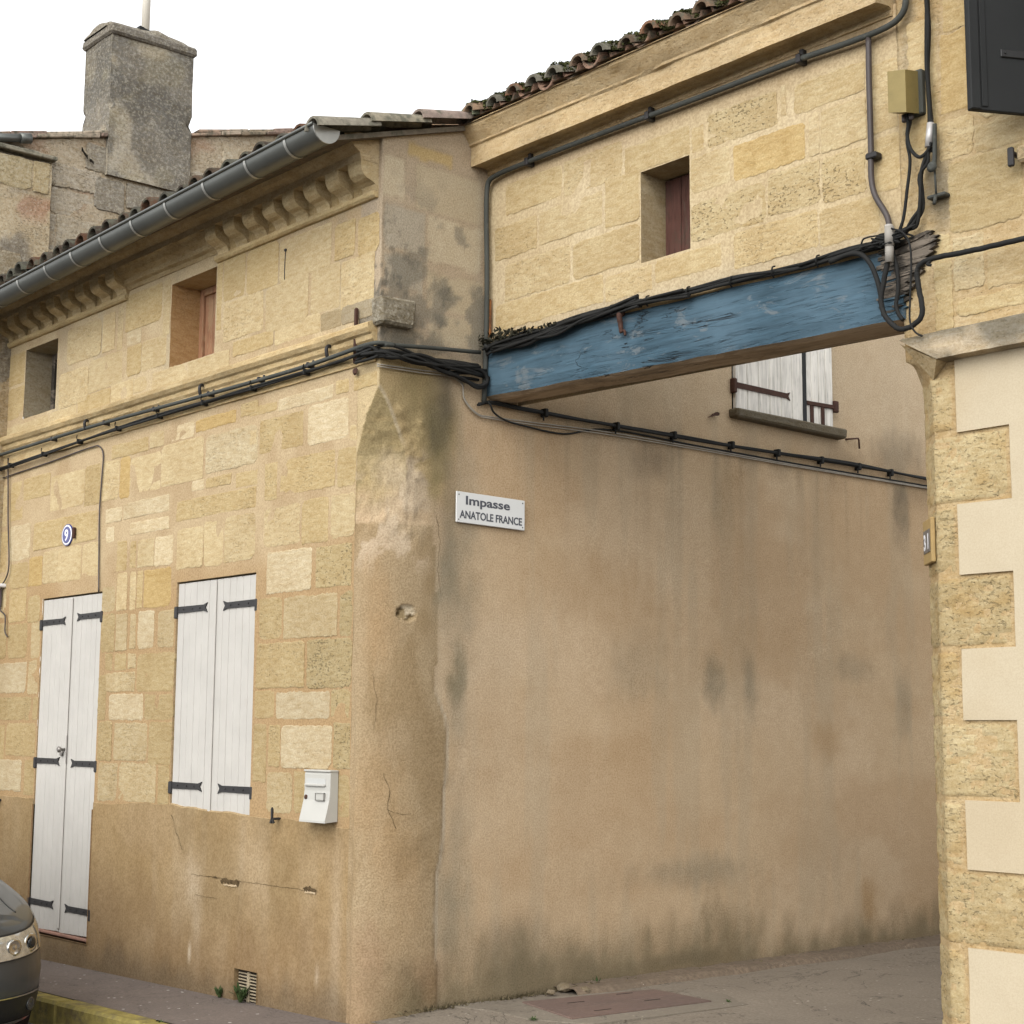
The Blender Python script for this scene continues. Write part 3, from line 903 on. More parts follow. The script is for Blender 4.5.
mb = MB()
sheet(mb, np.linspace(-.01, .245, 12), np.linspace(1.33, 14, 300), lambda u, v, o: (u+(fbm(v*3, v*0, 2, 3)-.5)*.05*(u > .15), v, .072+o+.010*(u < .2)),
      lambda u, v: rgba(u.shape, (1, 1, 1)), dispf=lambda u, v: (fbm(u*22, v*22, 9, 3)-.5)*.022-.045*sstep(.17, .245, u))
tag(mb.build('gutter_strip', M_GRAVEL), kind='structure')

mb = MB()      # concrete surround of the cover plate, worn patch
poly = [(.02, .55), (.22, .62), (.62, .62), (.92, .78), (.98, 1.30), (1.02, 1.86), (.72, 2.02), (.40, 1.98), (.30, 1.85), (.12, .98), (.03, .80)]
poly = [(p[0]+random.uniform(-.01, .01), p[1]+random.uniform(-.01, .01)) for p in poly]
mb.prism(poly, lambda p, t: (p[0], p[1], .02 if t == 0 else .0565))
tag(mb.build('concrete_patch', M_CONC), kind='structure')

cov = empty('drain_cover', (.5, 1.3, .05))
tag(cov, 'rusty rectangular two leaf cover plate set flat in the alley ground beside the wall', 'cover')
for k in range(2):
    a0, a1 = (0, .49) if k == 0 else (.505, 1)
    mb = MB()

    def T(p):
        u, v, z = p
        w0 = Vector((.20, .91))*(1-v)+Vector((.36, 1.80))*v
        w1 = Vector((.75, .77))*(1-v)+Vector((.84, 1.76))*v
        w = w0*(1-u)+w1*u
        return (w.x, w.y, z)
    mb.box((a0, 0, .03), (a1, 1, .064), bev=.004, xf=T)
    lf = mb.build('cover_leaf', M_PLATE, cov)
    for q in ((.28, .5), (.72, .5)):
        mb = MB()
        mb.box(((a0+a1)/2-.045+(.1 if q[0] < .5 else -.1), q[0]-.06, .058), ((a0+a1)/2+(-.03 if 1 else 0)+(.1 if q[0] < .5 else -.1), q[0]+.06, .0655), xf=T)
        mb.build('lifting_slot', M_DARK, lf)

# ------------------------------------------------------------------ corner house
house = empty('corner_house', (0, 0, 0))
tag(house, 'old yellow limestone corner house with rendered alley side, moulded cornice and white shutters', 'house')

DOOR = (-4.147, -3.205, .10, 2.497)
WIN = (-2.166, -1.212, 1.030, 2.490)
AT1 = (-2.372, -1.788, 3.945, 4.520)
AT2 = (-4.650, -4.090, 3.925, 4.470)
HOLES = (DOOR, WIN, AT1, AT2)


def col_street(U, V):
    C = rgba(U.shape, (.375, .262, .142))
    n = fbm(U*1.3, V*1.6, 8, 4)
    mixc(C, (.46, .36, .225), sstep(2.45, 2.8, V+(n-.5)*.8))
    mixc(C, (.50, .41, .265), sstep(3.55, 3.75, V)*.7)
    mixc(C, (.36, .26, .15), sstep(.5, .62, fbm(U*3, V*3, 12, 4))*.5)
    mixc(C, (.34, .30, .22), sstep(.56, .66, fbm(U*7, V*1.2, 22, 4))*.35*sstep(3.4, 3.8, V))
    return C


def disp_street(U, V):
    return (fbm(U*6, V*6, 3, 4)-.5)*.006


def reveals(mb, h, d, mi=0, col=(.42, .31, .18, 0), front=0.0, pos=pos_street, left=None, top=True):
    u0, u1, v0, v1 = h
    f, b = front, -d
    P = lambda u, v, o: tuple(float(q) for q in pos(u, v, o))
    mb.quad(P(u0, v0, f), P(u0, v0, b), P(u0, v1, b), P(u0, v1, f), mi, left or col)
    mb.quad(P(u1, v0, b), P(u1, v0, f), P(u1, v1, f), P(u1, v1, b), mi, col)
    if top:
        mb.quad(P(u0, v1, f), P(u0, v1, b), P(u1, v1, b), P(u1, v1, f), mi, col)
    mb.quad(P(u0, v0, b), P(u0, v0, f), P(u1, v0, f), P(u1, v0, b), mi, col)


mb = MB()
sheet(mb, list(np.arange(-5.0, -.21, .045))+[-.196], np.arange(1.0, 4.96, .045), pos_street, col_street, ((DOOR[0], DOOR[1], 1.0, DOOR[3]),)+HOLES[1:], disp_street)
for h, d in ((DOOR, .16), (WIN, .16)):
    reveals(mb, h, d)
reveals(mb, AT1, .27, 1, (.50, .40, .24, .2), left=(.50, .33, .17, .3))
reveals(mb, AT2, .27, 1, (.40, .35, .25, .3), left=(.36, .32, .24, .5))
for (u0, u1, z0, z1, t) in STONES_STREET:
    u0 = max(u0, -4.995)
    hit = [h for h in HOLES if u0 < h[1]-.004 and u1 > h[0]+.004 and z0 < h[3]-.004 and z1 > h[2]+.004]
    for h in hit:
        ov = [(h[1]-u0, 'L'), (u1-h[0], 'R'), (h[3]-z0, 'B'), (z1-h[2], 'T')]
        k = min(ov)[1]
        if k == 'L':
            u0 = h[1]+.004
        elif k == 'R':
            u1 = h[0]-.004
        elif k == 'B':
            z0 = h[3]+.004
        else:
            z1 = h[2]-.004
    place = pos_side if u1 > -.21 and z1 > 2.9 else (lambda u, z, o: (u, -o, z))
    if place is not pos_side:
        u1 = min(u1, -.203)
    else:
        u1 = min(u1, -.004)
    kd = .86 if z1 < 2.55 else 1.0
    base = TONES[t]
    kk = RNG.uniform(.94, 1.05)*kd
    grey = .5 if (z0 > 3.8 and u1 > -.4 and z1 < 3.98) else 0
    stone(mb, u0, u1, z0, z1, t, place, 1, rgb=tuple((q*(1-grey)+g_*grey)*kk for q, g_ in zip(base, (.24, .22, .18))), rough=.007 if z1 < 2.9 else .005)
# stones over the chamfer stop and at the head of the wall
for q in ((-.235, -.02, 3.452, 3.545, 2), ):
    pass
mb.build('street_wall', [M_MORTAR, M_STONE], house)

# rendered plinth, a little proud of the stone, ragged upper edge


def col_plinth(U, V):
    C = rgba(U.shape, (.325, .235, .126))
    n = fbm(U*2.2, V*2.2, 31, 5)
    mixc(C, (.33, .245, .145), sstep(.5, .7, n)*.55)
    st = fbm(U*7, V*.8, 33, 4)
    mixc(C, (.35, .27, .17), sstep(.53, .68, st)*.45)
    mixc(C, (.235, .170, .09), sstep(.52, .66, fbm(U*1.6+5, V*1.3, 34, 5))*.5)
    mixc(C, (.225, .15, .085), sstep(.75, .1, V+(n-.5)*.7)*.55)
    mixc(C, (.15, .115, .075), sstep(.22, .02, V-.0175*U+(st-.5)*.25)*.7)
    for (a, b, ra, rb_, k) in ((-1.85, .19, .012, .05, .9), (-.46, .21, .012, .05, .9), (-1.84, .62, .10, .16, .35), (-1.2, .8, .15, .2, .2),
                               (-.30, .5, .05, .4, .3), (-1.78, .40, .05, .22, .25)):
        d = ((U-a)/ra)**2+((V-b)/rb_)**2
        mixc(C, (.55, .47, .36), k*np.exp(-d))
    return C


def top_plinth(u):
    return 1.040+.030*math.exp(-((u+2.2)/.6)**2)+(float(fbm(u*6, 0*u, 6, 4))-.5)*.035-(.02 if u > -.35 else 0)


mb = MB()
us = [q for q in np.arange(-5.0, -.21, .03)]+[-.204, -.18]
VENT = (-1.312, -1.066, -.035, .158)


def pos_pl(u, v, o):
    tops = np.vectorize(top_plinth)(u)
    z = np.where(v > .99, tops, v)
    return u, -(o+.0050)*sstep(-.185, -.235, u)+.006*sstep(-.205, -.185, u), z


sheet(mb, us, list(np.arange(-.30, .985, .03))+[1.0], pos_pl, col_plinth, ((DOOR[0], DOOR[1], DOOR[2], 1.0), VENT),
      lambda u, v: (fbm(u*3, v*3, 14, 4)-.5)*.006)
for a, b in zip(us, us[1:]):          # upper lip
    if DOOR[0]-.02 < (a+b)/2 < DOOR[1]+.02:
        continue
    za, zb = top_plinth(a), top_plinth(b)
    mb.quad((a, -.0030, za-.0005), (b, -.0030, zb-.0005), (b, .012, zb+.008), (a, .012, za+.008), 0, (.38, .29, .17, 0))
P = lambda u, v, o: (u, -o, v)
reveals(mb, VENT, .05, 0, (.25, .18, .10, 0), .014)
reveals(mb, (DOOR[0], DOOR[1], DOOR[2], 1.0), .16, 0, (.30, .2, .11, 0), .014, top=False)


def ragged(mb, path, w0, mi, o, pos, col=None):
    """a ragged dark sliver following path [(u, v, half width)]"""
    lo, hi = [], []
    for (u, v, w) in path:
        lo.append(mb.vert(pos(u, v-w*random.uniform(.5, 1.2), o), col))
        hi.append(mb.vert(pos(u, v+w*random.uniform(.5, 1.2), o), col))
    for i in range(len(path)-1):
        mb.face((lo[i], lo[i+1], hi[i+1], hi[i]), mi)


def dens(a, b, n, v, amp, w):
    return [(a+(b-a)*k/n, v+random.uniform(-amp, amp), w*(1 if 0 < k < n else .1)*random.uniform(.6, 1.3)) for k in range(n+1)]


ragged(mb, dens(-1.505, -1.290, 12, .650, .006, .016), 0, 1, .0105, P)
ragged(mb, dens(-1.595, -1.535, 4, .662, .003, .006), 0, 1, .0105, P)
ragged(mb, dens(-.615, -.482, 8, .670, .006, .016), 0, 1, .0105, P)
ragged(mb, dens(-1.86, -.60, 40, .660, .004, .0014), 0, 1, .0102, P)
ragged(mb, dens(-1.80, -1.52, 12, .54, .004, .0012), 0, 1, .0102, P)
ragged(mb, [(-2.13+.02*k+random.uniform(-.004, .004), 1.02-.028*k+random.uniform(-.012, .012), .0035) for k in range(9)], 0, 1, .0102, P)
for (a, b) in ((-1.47, -1.31), (-.60, -.49)):
    ragged(mb, dens(a, b, 10, .628 if a < -1 else .650, .004, .006), 0, 0, .0115, P, (.50, .40, .27, 0))
mb.build('plinth', [M_PLINTH, M_CAVITY], house)

# alley side wall with the corner
EDGE = [(0.0, .46), (.28, .46), (.47, .44), (.73, .45), (.95, .48), (1.17, .49), (1.33, .51), (1.47, .52), (1.61, .50), (1.77, .43), (1.97, .44), (2.28, .43), (2.6, .40), (9, .38)]


def edge_of(Z):
    return np.interp(Z, [e[0] for e in EDGE], [e[1] for e in EDGE])+(fbm(Z*9, Z*0, 3, 3)-.5)*.03


def roof_under(Y):
    return np.where(Y < 6, 4.905+ROOF_S*Y, 4.905+ROOF_S*(12-Y))


def hole_at(S, Z):
    q = np.sqrt(((S-.235)/.062)**2+((Z-2.185)/.048)**2)+(fbm(S*24, Z*24, 63, 4)-.5)*1.9
    return sstep(1.0, .8, q)


def col_side(S, Z):
    C = rgba(S.shape, (.495, .378, .245))
    n = fbm(S*1.2, Z*1.2, 41, 5)
    st = fbm(S*6.5, Z*.55, 43, 4)
    mixc(C, (.53, .415, .285), sstep(.5, .7, n)*.5)
    mixc(C, (.41, .285, .165), sstep(.52, .68, fbm(S*1.0, Z*1.5, 45, 5))*.45)
    mixc(C, (.40, .335, .235), sstep(.54, .68, st)*.35)
    mixc(C, (.56, .455, .32), sstep(3.4, 3.8, Z)*.7)
    # older coat on the pier left of the crack
    left = S < edge_of(Z)
    w = np.where(left, 1.0, 0.0)*(Z < 2.7)
    mixc(C, (.320, .245, .148), w*.85)
    mixc(C, (.255, .182, .098), w*sstep(.50, .64, fbm(S*4.5+3, Z*2.2, 48, 5))*.6)
    mixc(C, (.36, .28, .175), w*sstep(.52, .66, fbm(S*5, Z*2.0, 47, 4))*.6)
    mixc(C, (.25, .165, .095), w*sstep(.8, .1, Z+(n-.5))*.55)
    # bare stone and old lime at the head of the pier
    top = sstep(2.72, 2.95, Z+(fbm(S*6, Z*6, 51, 4)-.5)*.4)*sstep(.62, .40, S+(n-.5)*.3)
    mixc(C, (.40, .31, .165), top*.9)
    mixc(C, (.50, .41, .30), sstep(.50, .60, fbm(S*7, Z*9, 53, 4))*sstep(2.35, 2.6, Z)*sstep(3.18, 3.0, Z)*sstep(.42, .32, S)*.85)
    ca = cham_a(Z)
    ins = (np.abs(S) < ca)*sstep(2.70, 2.9, Z+(n-.5)*.3)
    bed = fbm(S*4, Z*22, 58, 4)
    mixc(C, (.335, .265, .14), ins*sstep(2.8, 3.05, Z)*.9)  # darker face and pale edge put the stop's shading into the colour
    mixc(C, (.27, .22, .12), ins*sstep(.5, .62, bed)*.6)
    mixc(C, (.53, .46, .34), sstep(.018, .006, np.abs(S-ca-.008))*sstep(3.10, 3.22, Z)*sstep(3.46, 3.44, Z)*.7)
    mixc(C, (.50, .40, .24), (S < -ca)*sstep(2.9, 3.0, Z))
    # gable masonry joints above the ledge
    up = sstep(3.62, 3.72, Z)*(S < .80)
    mixc(C, (.42, .345, .25), up)
    j1, j2 = (fbm(S*16, Z*16, 71, 4)-.5)*.035, (fbm(S*16+5, Z*16, 72, 4)-.5)*.035
    for (u0, u1, z0, z1, t) in STONES_GABLE:
        e_ = np.minimum(np.minimum(S+j1-max(u0, .0), u1-S-j1), np.minimum(Z+j2-z0, z1-Z-j2))
        rgb = {1: (.50, .435, .315), 2: (.45, .385, .27), 3: (.46, .345, .16), 5: (.38, .345, .275)}[t]
        mixc(C, rgb, up*sstep(-.003, .010, e_)*.85)
        mixc(C, (.33, .265, .185), up*sstep(.012, .0, np.abs(e_))*.45)
    soot = sstep(.50, .60, fbm(S*7, Z*6, 55, 5)+.10*sstep(4.5, 3.8, Z)-.10*sstep(.1, .6, S))
    mixc(C, (.20, .185, .15), up*soot*sstep(4.85, 4.3, Z)*.75)
    mixc(C, (.13, .12, .10), up*sstep(.60, .66, fbm(S*20, Z*20, 56, 4))*sstep(4.7, 4.0, Z)*sstep(.5, .0, S)*.8)
    for (a_, b_, r_) in ((.47, 4.02, .07), (.43, 3.90, .05), (.38, 3.72, .12), (.15, 3.70, .12)):
        q_ = np.sqrt((S-a_)**2+(Z-b_)**2)/r_+(fbm(S*22, Z*22, 57, 4)-.5)*1.6
        mixc(C, (.15, .14, .115), up*sstep(1.1, .5, q_)*.7)
    paint(C, S, Z, STAINS_SIDE)
    hq = hole_at(S, Z)
    mixc(C, (.30, .23, .13), hq)
    mixc(C, (.10, .07, .035), hq*sstep(.50, .58, fbm(S*38, Z*38, 64, 3)))
    mixc(C, (.58, .50, .37), hq*sstep(.46, .36, fbm(S*30+7, Z*30, 66, 3)))
    # damp foot of the wall
    foot = sstep(.40, .03, Z-.035+(st-.5)*.16+(n-.5)*.45+(fbm(S*9, Z*5, 59, 4)-.5)*.3)
    mixc(C, (.135, .115, .07), foot*.75*sstep(.0, .35, S+(n-.5)*.5))
    # pale broken lip of the crack
    dl = np.abs(S-edge_of(Z)-.004)
    mixc(C, (.56, .49, .38), sstep(.020, .004, dl)*sstep(.2, .5, Z)*sstep(1.85, 1.6, Z)*.7)
    # soot line under the cables along the alley
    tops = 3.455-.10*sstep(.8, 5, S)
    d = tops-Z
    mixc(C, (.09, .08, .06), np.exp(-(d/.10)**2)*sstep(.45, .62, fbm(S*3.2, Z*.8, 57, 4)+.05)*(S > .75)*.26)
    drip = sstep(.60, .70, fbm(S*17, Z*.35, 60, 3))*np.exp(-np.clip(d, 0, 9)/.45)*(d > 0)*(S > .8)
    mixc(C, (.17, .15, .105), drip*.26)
    C[..., 3] = np.clip(up*.5+top*.6, 0, 1)
    return C


def disp_side(S, Z):
    d = (fbm(S*3, Z*3, 61, 4)-.5)*.008
    left = (S < edge_of(Z))
    d = d+np.where(left, .016, 0)*sstep(2.1, 1.5, Z)*sstep(-.15, -.10, S)
    # knocked-out hole with a pale stone showing
    d = d-.022*hole_at(S, Z)
    d = d+.004*sstep(.5, .62, fbm(S*6, Z*6, 65, 4))*(Z < 1.0)*(S < .45)
    rough = sstep(2.5, 2.7, Z)*sstep(3.42, 3.3, Z)*sstep(.36, .30, S)*sstep(-.2, -.12, S)
    d = d+rough*(fbm(S*14, Z*16, 67, 3)-.5)*.035
    return d


SIDEWIN = (2.960, 4.035, 3.715, 4.80)
mb = MB()


def pos_cs(s, z, o):
    x, y, zz = pos_corner(s, z, o)
    return x, y, np.minimum(zz, roof_under(np.maximum(y, 0)))


sl = list(np.arange(-.20, .305, .0105))+list(np.arange(.32, 5.6, .022))+list(np.arange(5.8, 12.01, .4))
zl = list(np.arange(-.30, 2.08, .022))+list(np.arange(2.09, 2.3, .009))+list(np.arange(2.31, 2.9, .022))+list(np.arange(2.91, 3.6, .0115))+list(np.arange(3.61, 5.2, .022))+list(np.arange(5.3, 6.9, .12))
sheet(mb, sl, zl, pos_cs, col_side, (SIDEWIN,), disp_side, keep=lambda s, z: z < float(roof_under(max(s, 0)))+.02)
reveals(mb, SIDEWIN, .12, 0, (.40, .30, .19, 0), 0, lambda u, v, o: (o, u, v))


def hair(pts, w):
    """hairline crack through the render"""
    out = []
    for (a, b) in zip(pts, pts[1:]):
        n = max(3, int(math.hypot(b[0]-a[0], b[1]-a[1])/.025))
        out += [(a[0]+(b[0]-a[0])*k/n+random.uniform(-.006, .006), a[1]+(b[1]-a[1])*k/n+random.uniform(-.005, .005)) for k in range(n)]
    out.append(pts[-1])
    L, Rr = [], []
    for i, (s, z) in enumerate(out):
        o = float(disp_side(np.array([[s]]), np.array([[z]]))[0, 0])+.003
        q = out[min(i+1, len(out)-1)]
        p = out[max(i-1, 0)]
        t = Vector((q[0]-p[0], q[1]-p[1])).normalized()
        ww = w*random.uniform(.4, 1.2)
        L.append(mb.vert(pos_side(s-t.y*ww, z+t.x*ww, o)))
        Rr.append(mb.vert(pos_side(s+t.y*ww, z-t.x*ww, o)))
    for i in range(len(out)-1):
        mb.face((L[i], L[i+1], Rr[i+1], Rr[i]), 2)


hair([(.10, 1.32), (.14, 1.22), (.13, 1.12), (.18, 1.02)], .0013)
hair([(.13, 1.12), (.22, 1.09), (.27, 1.10)], .0014)
hair([(.02, 1.85), (.05, 1.70), (.03, 1.55)], .0012)
hair([(.42, 2.75), (.45, 2.62), (.43, 2.45), (.46, 2.3)], .0011)
mb.build('side_wall', [M_STUCCO, M_STONE, M_CAVITY], house)

mb = MB()      # hidden rear walls, so that the house stands complete
mb.quad((-5, 12, -.3), (0, 12, -.3), (0, 12, 4.9), (-5, 12, 4.9))
mb.quad((-5, .4, -.3), (-5, 12, -.3), (-5, 12, 4.9), (-5, .4, 4.9))
mb.build('rear_wall', M_PLINTH, house)


def moulding(mb, prof, x0, x1, step, pos, mi=0, col=(.5, .4, .24, .2), wear=.005, seed=1, caps=True):
    """prof [(out, z)] swept along u, worn by noise"""
    n = max(2, int((x1-x0)/step))
    rows = []
    for k in range(n+1):
        u = x0+(x1-x0)*k/n
        r = []
        for i, (o, z) in enumerate(prof):
            w = wear*(1 if o > .003 else 0)
            do = (float(fbm(u*7+i*.7, z*9, seed, 4))-.5)*2*w-max(0, float(fbm(u*3.1+i*.3, z*2, seed+9, 3))-.62)*8*w
            dz = (float(fbm(u*6+i*2.7, z*9+4, seed+4, 4))-.5)*1.4*w
            cc = 1+(float(fbm(u*3, z*9, seed+2, 4))-.5)*.55
            r.append(mb.vert(tuple(float(q) for q in pos(u, z+dz, o+do)), (col[0]*cc, col[1]*cc, col[2]*cc, col[3])))
        rows.append(r)
    for a, b in zip(rows, rows[1:]):
        for i in range(len(prof)-1):
            mb.face((a[i], b[i], b[i+1], a[i+1]), mi)
    if caps:
        mb.face(rows[0], mi)
        mb.face(rows[-1][::-1], mi)


# ledge course under the attic windows with its frieze
mb = MB()
moulding(mb, [(-.02, 3.585), (.014, 3.588), (.016, 3.700), (.030, 3.715), (.034, 3.742), (.050, 3.752), (.066, 3.775), (.066, 3.800), (.05, 3.812), (.006, 3.822), (-.02, 3.822)],
         -5.0, -.02, .05, pos_street, 0, (.52, .415, .245, .15), .004, 3)
mb.build('ledge_course', M_STONE, house)
mb = MB()
# dark weathered return of the ledge round the corner
mb.box((-.035, -.040, 3.79), (.070, .205, 3.950), bev=.016, jit=.007, col=(.24, .22, .175, .9))
mb.build('ledge_return', M_STONE_OLD, house)
mb = MB()
mb.box((-.205, -.034, 3.60), (-.185, -.012, 3.92), bev=.004, jit=.003)
mb.box((-.215, -.036, 3.535), (-.175, -.012, 3.575), bev=.01, jit=.004)
mb.build('iron_tie', M_RUST, house)

# cornice: two runs of scrolled modillions, plain between
_cs = lambda P: [(o*.68 if o > 0 else o, 4.575+(z-4.575)*.70 if z > 4.575 else z) for o, z in P]
S_PROF = [(-.02, 4.575), (.030, 4.575), (.034, 4.600), (.046, 4.628), (.080, 4.650), (.125, 4.664), (.160, 4.688), (.178, 4.722), (.184, 4.760), (.186, 4.800), (-.02, 4.800)]
G_PROF = [(-.02, 4.575), (.012, 4.578), (.018, 4.64), (.030, 4.70), (.050, 4.75), (.085, 4.785), (.10, 4.80), (-.02, 4.80)]
F_PROF = [(-.02, 4.535), (.020, 4.538), (.034, 4.550), (.036, 4.572), (.028, 4.576), (-.02, 4.576)]
S_PROF, G_PROF = _cs(S_PROF), _cs(G_PROF)
T_PROF = [(-.02, 4.7325), (.130, 4.7325), (.134, 4.772), (.150, 4.782), (.176, 4.796), (.205, 4.826), (.240, 4.850), (.250, 4.858), (.250, 4.885), (-.02, 4.89)]
PL_PROF = [(-.02, 4.60), (.012, 4.604), (.030, 4.640), (.070, 4.655), (.085, 4.700), (.130, 4.735), (.165, 4.780), (.186, 4.800), (-.02, 4.80)]
PL_PROF = [(o*.68 if o > 0 else o, 4.60+(z-4.60)*.665) for o, z in PL_PROF]


def run_of(mb, xa, xb, n):
    p = (xb-xa)/(n-.45)
    moulding(mb, G_PROF, xa, xb, .06, pos_street, 0, (.44, .345, .19, .3), .004, 7)
    moulding(mb, F_PROF, xa-.03, xb, .05, pos_street, 0, (.54, .44, .26, .2), .004, 8)
    for k in range(n):
        c = xa+p*k
        moulding(mb, [(o+(.001 if o > 0 else 0), z) for o, z in S_PROF], c, c+p*.56, .03, pos_street, 0, (.55, .455, .285, .25), .006, 20+k)


mb = MB()
run_of(mb, -1.745, -.035, 8)
run_of(mb, -5.0, -2.985, 9)
moulding(mb, PL_PROF, -2.985, -1.745, .05, pos_street, 0, (.47, .38, .23, .4), .006, 5)
moulding(mb, T_PROF, -5.0, -.03, .05, pos_street, 0, (.48, .39, .25, .35), .006, 6)
mb.build('cornice', M_STONE, house)

# roof: deck, eaves board and canal tiles
mb = MB()


def rt_z(y):
    return 4.985+ROOF_S*y if y < 6 else 4.985+ROOF_S*(12-y)


for (x0, x1) in ((-5.0, .03),):
    for (ya, yb) in ((-.44, 6.0), (6.0, 12.3)):
        za, zb = rt_z(ya)-.075, rt_z(yb)-.075
        pts = [(x0, ya, za), (x1, ya, za), (x1, yb, zb), (x0, yb, zb)]
        mb.quad(*pts, 0, (.10, .08, .06, 0))
        mb.quad(*[(p[0], p[1], p[2]-.03) for p in pts][::-1], 0, (.17, .13, .095, 0))
    mb.quad((x0, -.44, rt_z(-.44)-.105), (x1, -.44, rt_z(-.44)-.105), (x1, -.44, rt_z(-.44)-.075), (x0, -.44, rt_z(-.44)-.075), 0, (.15, .11, .08, 0))
    mb.quad((x1, -.44, rt_z(-.44)-.105), (x1, 6, rt_z(6)-.105), (x1, 6, rt_z(6)-.075), (x1, -.44, rt_z(-.44)-.075), 0, (.2, .17, .13, 0))


def canal(mb, x, y0, z0, y1, z1, r0, r1, upw, col, seg=7, th=.014, mi=0):
    """one half-round tile from its low end to its high end"""
    lo, hi, li = [], [], []
    for k in range(seg+1):
        a = math.pi*k/seg
        c, s = math.cos(a), math.sin(a)*upw
        lo.append(mb.vert((x+c*r0, y0, z0+s*r0), col))
        hi.append(mb.vert((x+c*r1, y1, z1+s*r1), col))
        li.append(mb.vert((x+c*(r0-th), y0+.001, z0+s*(r0-th)), col))
    hi2 = [mb.vert((x+math.cos(math.pi*k/seg)*(r1-th), y1, z1+math.sin(math.pi*k/seg)*upw*(r1-th)), col) for k in range(seg+1)]
    for k in range(seg):
        mb.face((lo[k], lo[k+1], hi[k+1], hi[k]), mi, True)
        mb.face((li[k], li[k+1], lo[k+1], lo[k]), mi)
        mb.face((li[k+1], li[k], hi2[k], hi2[k+1]), mi, True)


def tile_rgb(r):
    b = r.choice([(.30, .15, .085), (.26, .17, .11), (.22, .15, .10), (.33, .22, .14), (.18, .13, .095), (.24, .22, .17)])
    k = r.uniform(.75, 1.15)
    return (b[0]*k, b[1]*k, b[2]*k, 0)


tr = random.Random(3)
x = -4.92
while x < .02:
    L = .37
    y = -.462
    k = 0
    while y < 5.9:
        y1 = min(y+L+.09, 6.0)
        jx, jz = tr.uniform(-.008, .008), tr.uniform(-.004, .006)
        canal(mb, x+jx, y+(tr.uniform(-.02, .02)), rt_z(y)-.018+jz, y1, rt_z(y1)-.045+jz, .072, .062, 1, tuple(q*(.30 if k < 2 else 1) for q in tile_rgb(tr)))  # lowest two rows coloured dark to stand in for shade at the eaves
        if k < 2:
            canal(mb, x+.095, y+.03, rt_z(y)+.006, y1, rt_z(y1)-.015, .066, .060, -1, tuple(q*.3 for q in tile_rgb(tr)))  # channel ends carry the same painted eaves shade
        y += L
        k += 1
    x += .19
# heavier verge tiles along the alley gable, the top line seen against the sky
y = -.515
while y < 5.9:
    y1 = min(y+.40, 6.0)
    canal(mb, .045+tr.uniform(-.006, .006), y, rt_z(y)-.034+tr.uniform(0, .010), y1+.03, rt_z(y1)-.048, .070, .058, 1, (.25*tr.uniform(.8, 1.1), .225*tr.uniform(.85, 1.1), .16, 0))
    y += .36
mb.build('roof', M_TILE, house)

# half-round zinc gutter with its brackets


def gut(x):
    return 4.822+.0185*(x+.03) if x < -.03 else 4.822


mb = MB()
GX = [-5.0+k*(5.045/20) for k in range(21)]
R = .085
for inner in (0, 1):
    rows = []
    for x in GX:
        rr = R-.006*inner
        rows.append([mb.vert((x, -.415-rr*math.cos(a), gut(x)-rr*math.sin(a)*1.05)) for a in [math.pi*k/12 for k in range(13)]])
    for a, b in zip(rows, rows[1:]):
        for k in range(12):
            q = (a[k], b[k], b[k+1], a[k+1])
            mb.face(q if not inner else q[::-1], 0, True)
mb.tube([(x, -.415-R-.004, gut(x)+.002) for x in GX], .010, 8, smooth_path=False)
gt = mb.build('gutter', M_ZINC, house)
mb = MB()
x = GX[-1]
c = [mb.vert((x+.002, -.415-(R+.003)*math.cos(a), gut(x)-(R+.003)*math.sin(a)*1.05)) for a in [math.pi*k/12 for k in range(13)]]
c2 = [mb.vert((x-.006, -.415-(R+.003)*math.cos(a), gut(x)-(R+.003)*math.sin(a)*1.05)) for a in [math.pi*k/12 for k in range(13)]]
mb.face(c)
for k in range(12):
    mb.face((c[k], c2[k], c2[k+1], c[k+1]))
mb.build('end_cap', M_ZINC_L, gt)
for x in (-.246, -.664, -1.137, -1.597, -2.037, -2.464, -2.889, -3.292, -3.734, -4.18, -4.62):
    mb = MB()
    rows = []
    for dx in (-.011, .011):
        rows.append([mb.vert((x+dx, -.415-(R+.0035)*math.cos(a), gut(x)-(R+.0035)*math.sin(a)*1.05)) for a in [math.pi*k/12 for k in range(13)]])
    for k in range(12):
        mb.face((rows[0][k], rows[1][k], rows[1][k+1], rows[0][k+1]), 0, True)
    mb.build('gutter_bracket', M_ZINC_L, gt)

# attic windows: boards at the back of deep reveals
for h, mt in ((AT1, M_PINKWOOD), (AT2, M_GREYOAK)):
    mb = MB()
    n = 4
    for k in range(n):
        a = h[0]+(h[1]-h[0])*k/n
        b = h[0]+(h[1]-h[0])*(k+1)/n
        mb.box((a+.002, .235, h[2]), (b-.002, .27, h[3]), bev=.004)
    mb.box((h[0], .215, h[2]), (h[0]+.05, .236, h[3]), bev=.003)
    mb.box((h[0]+.05, .215, h[3]-.05), (h[1], .236, h[3]), bev=.003)
    mb.build('attic_window', mt, house)


# shutters and door leaves
def leaf(parent, name, x0, x1, z0, z1, y, n, mat, straps, side, slope=0.0, axis='x', sx=None):
    """boarded leaf, straps [z], side = -1 hinge on the left, +1 on the right; slope raises z0 along the width"""
    mb = MB()
    w = (x1-x0)/n
    for k in range(n):
        a = x0+w*k
        zz = z0+slope*(k+.5)/n
        sh = RNG.uniform(.93, 1.03)
        mb.box((a+.0016, y+RNG.uniform(0, .0015), zz), (a+w-.0016, y+.035, z1), bev=.003, col=(sh, sh, sh, 0))
    mb.box((x0+.003, y+.012, z0+slope), (x1-.003, y+.034, z1-.002))
    lf = mb.build(name, mat, parent)
    for z in straps:
        strap(lf, x0, x1, z, y, side)
    return lf


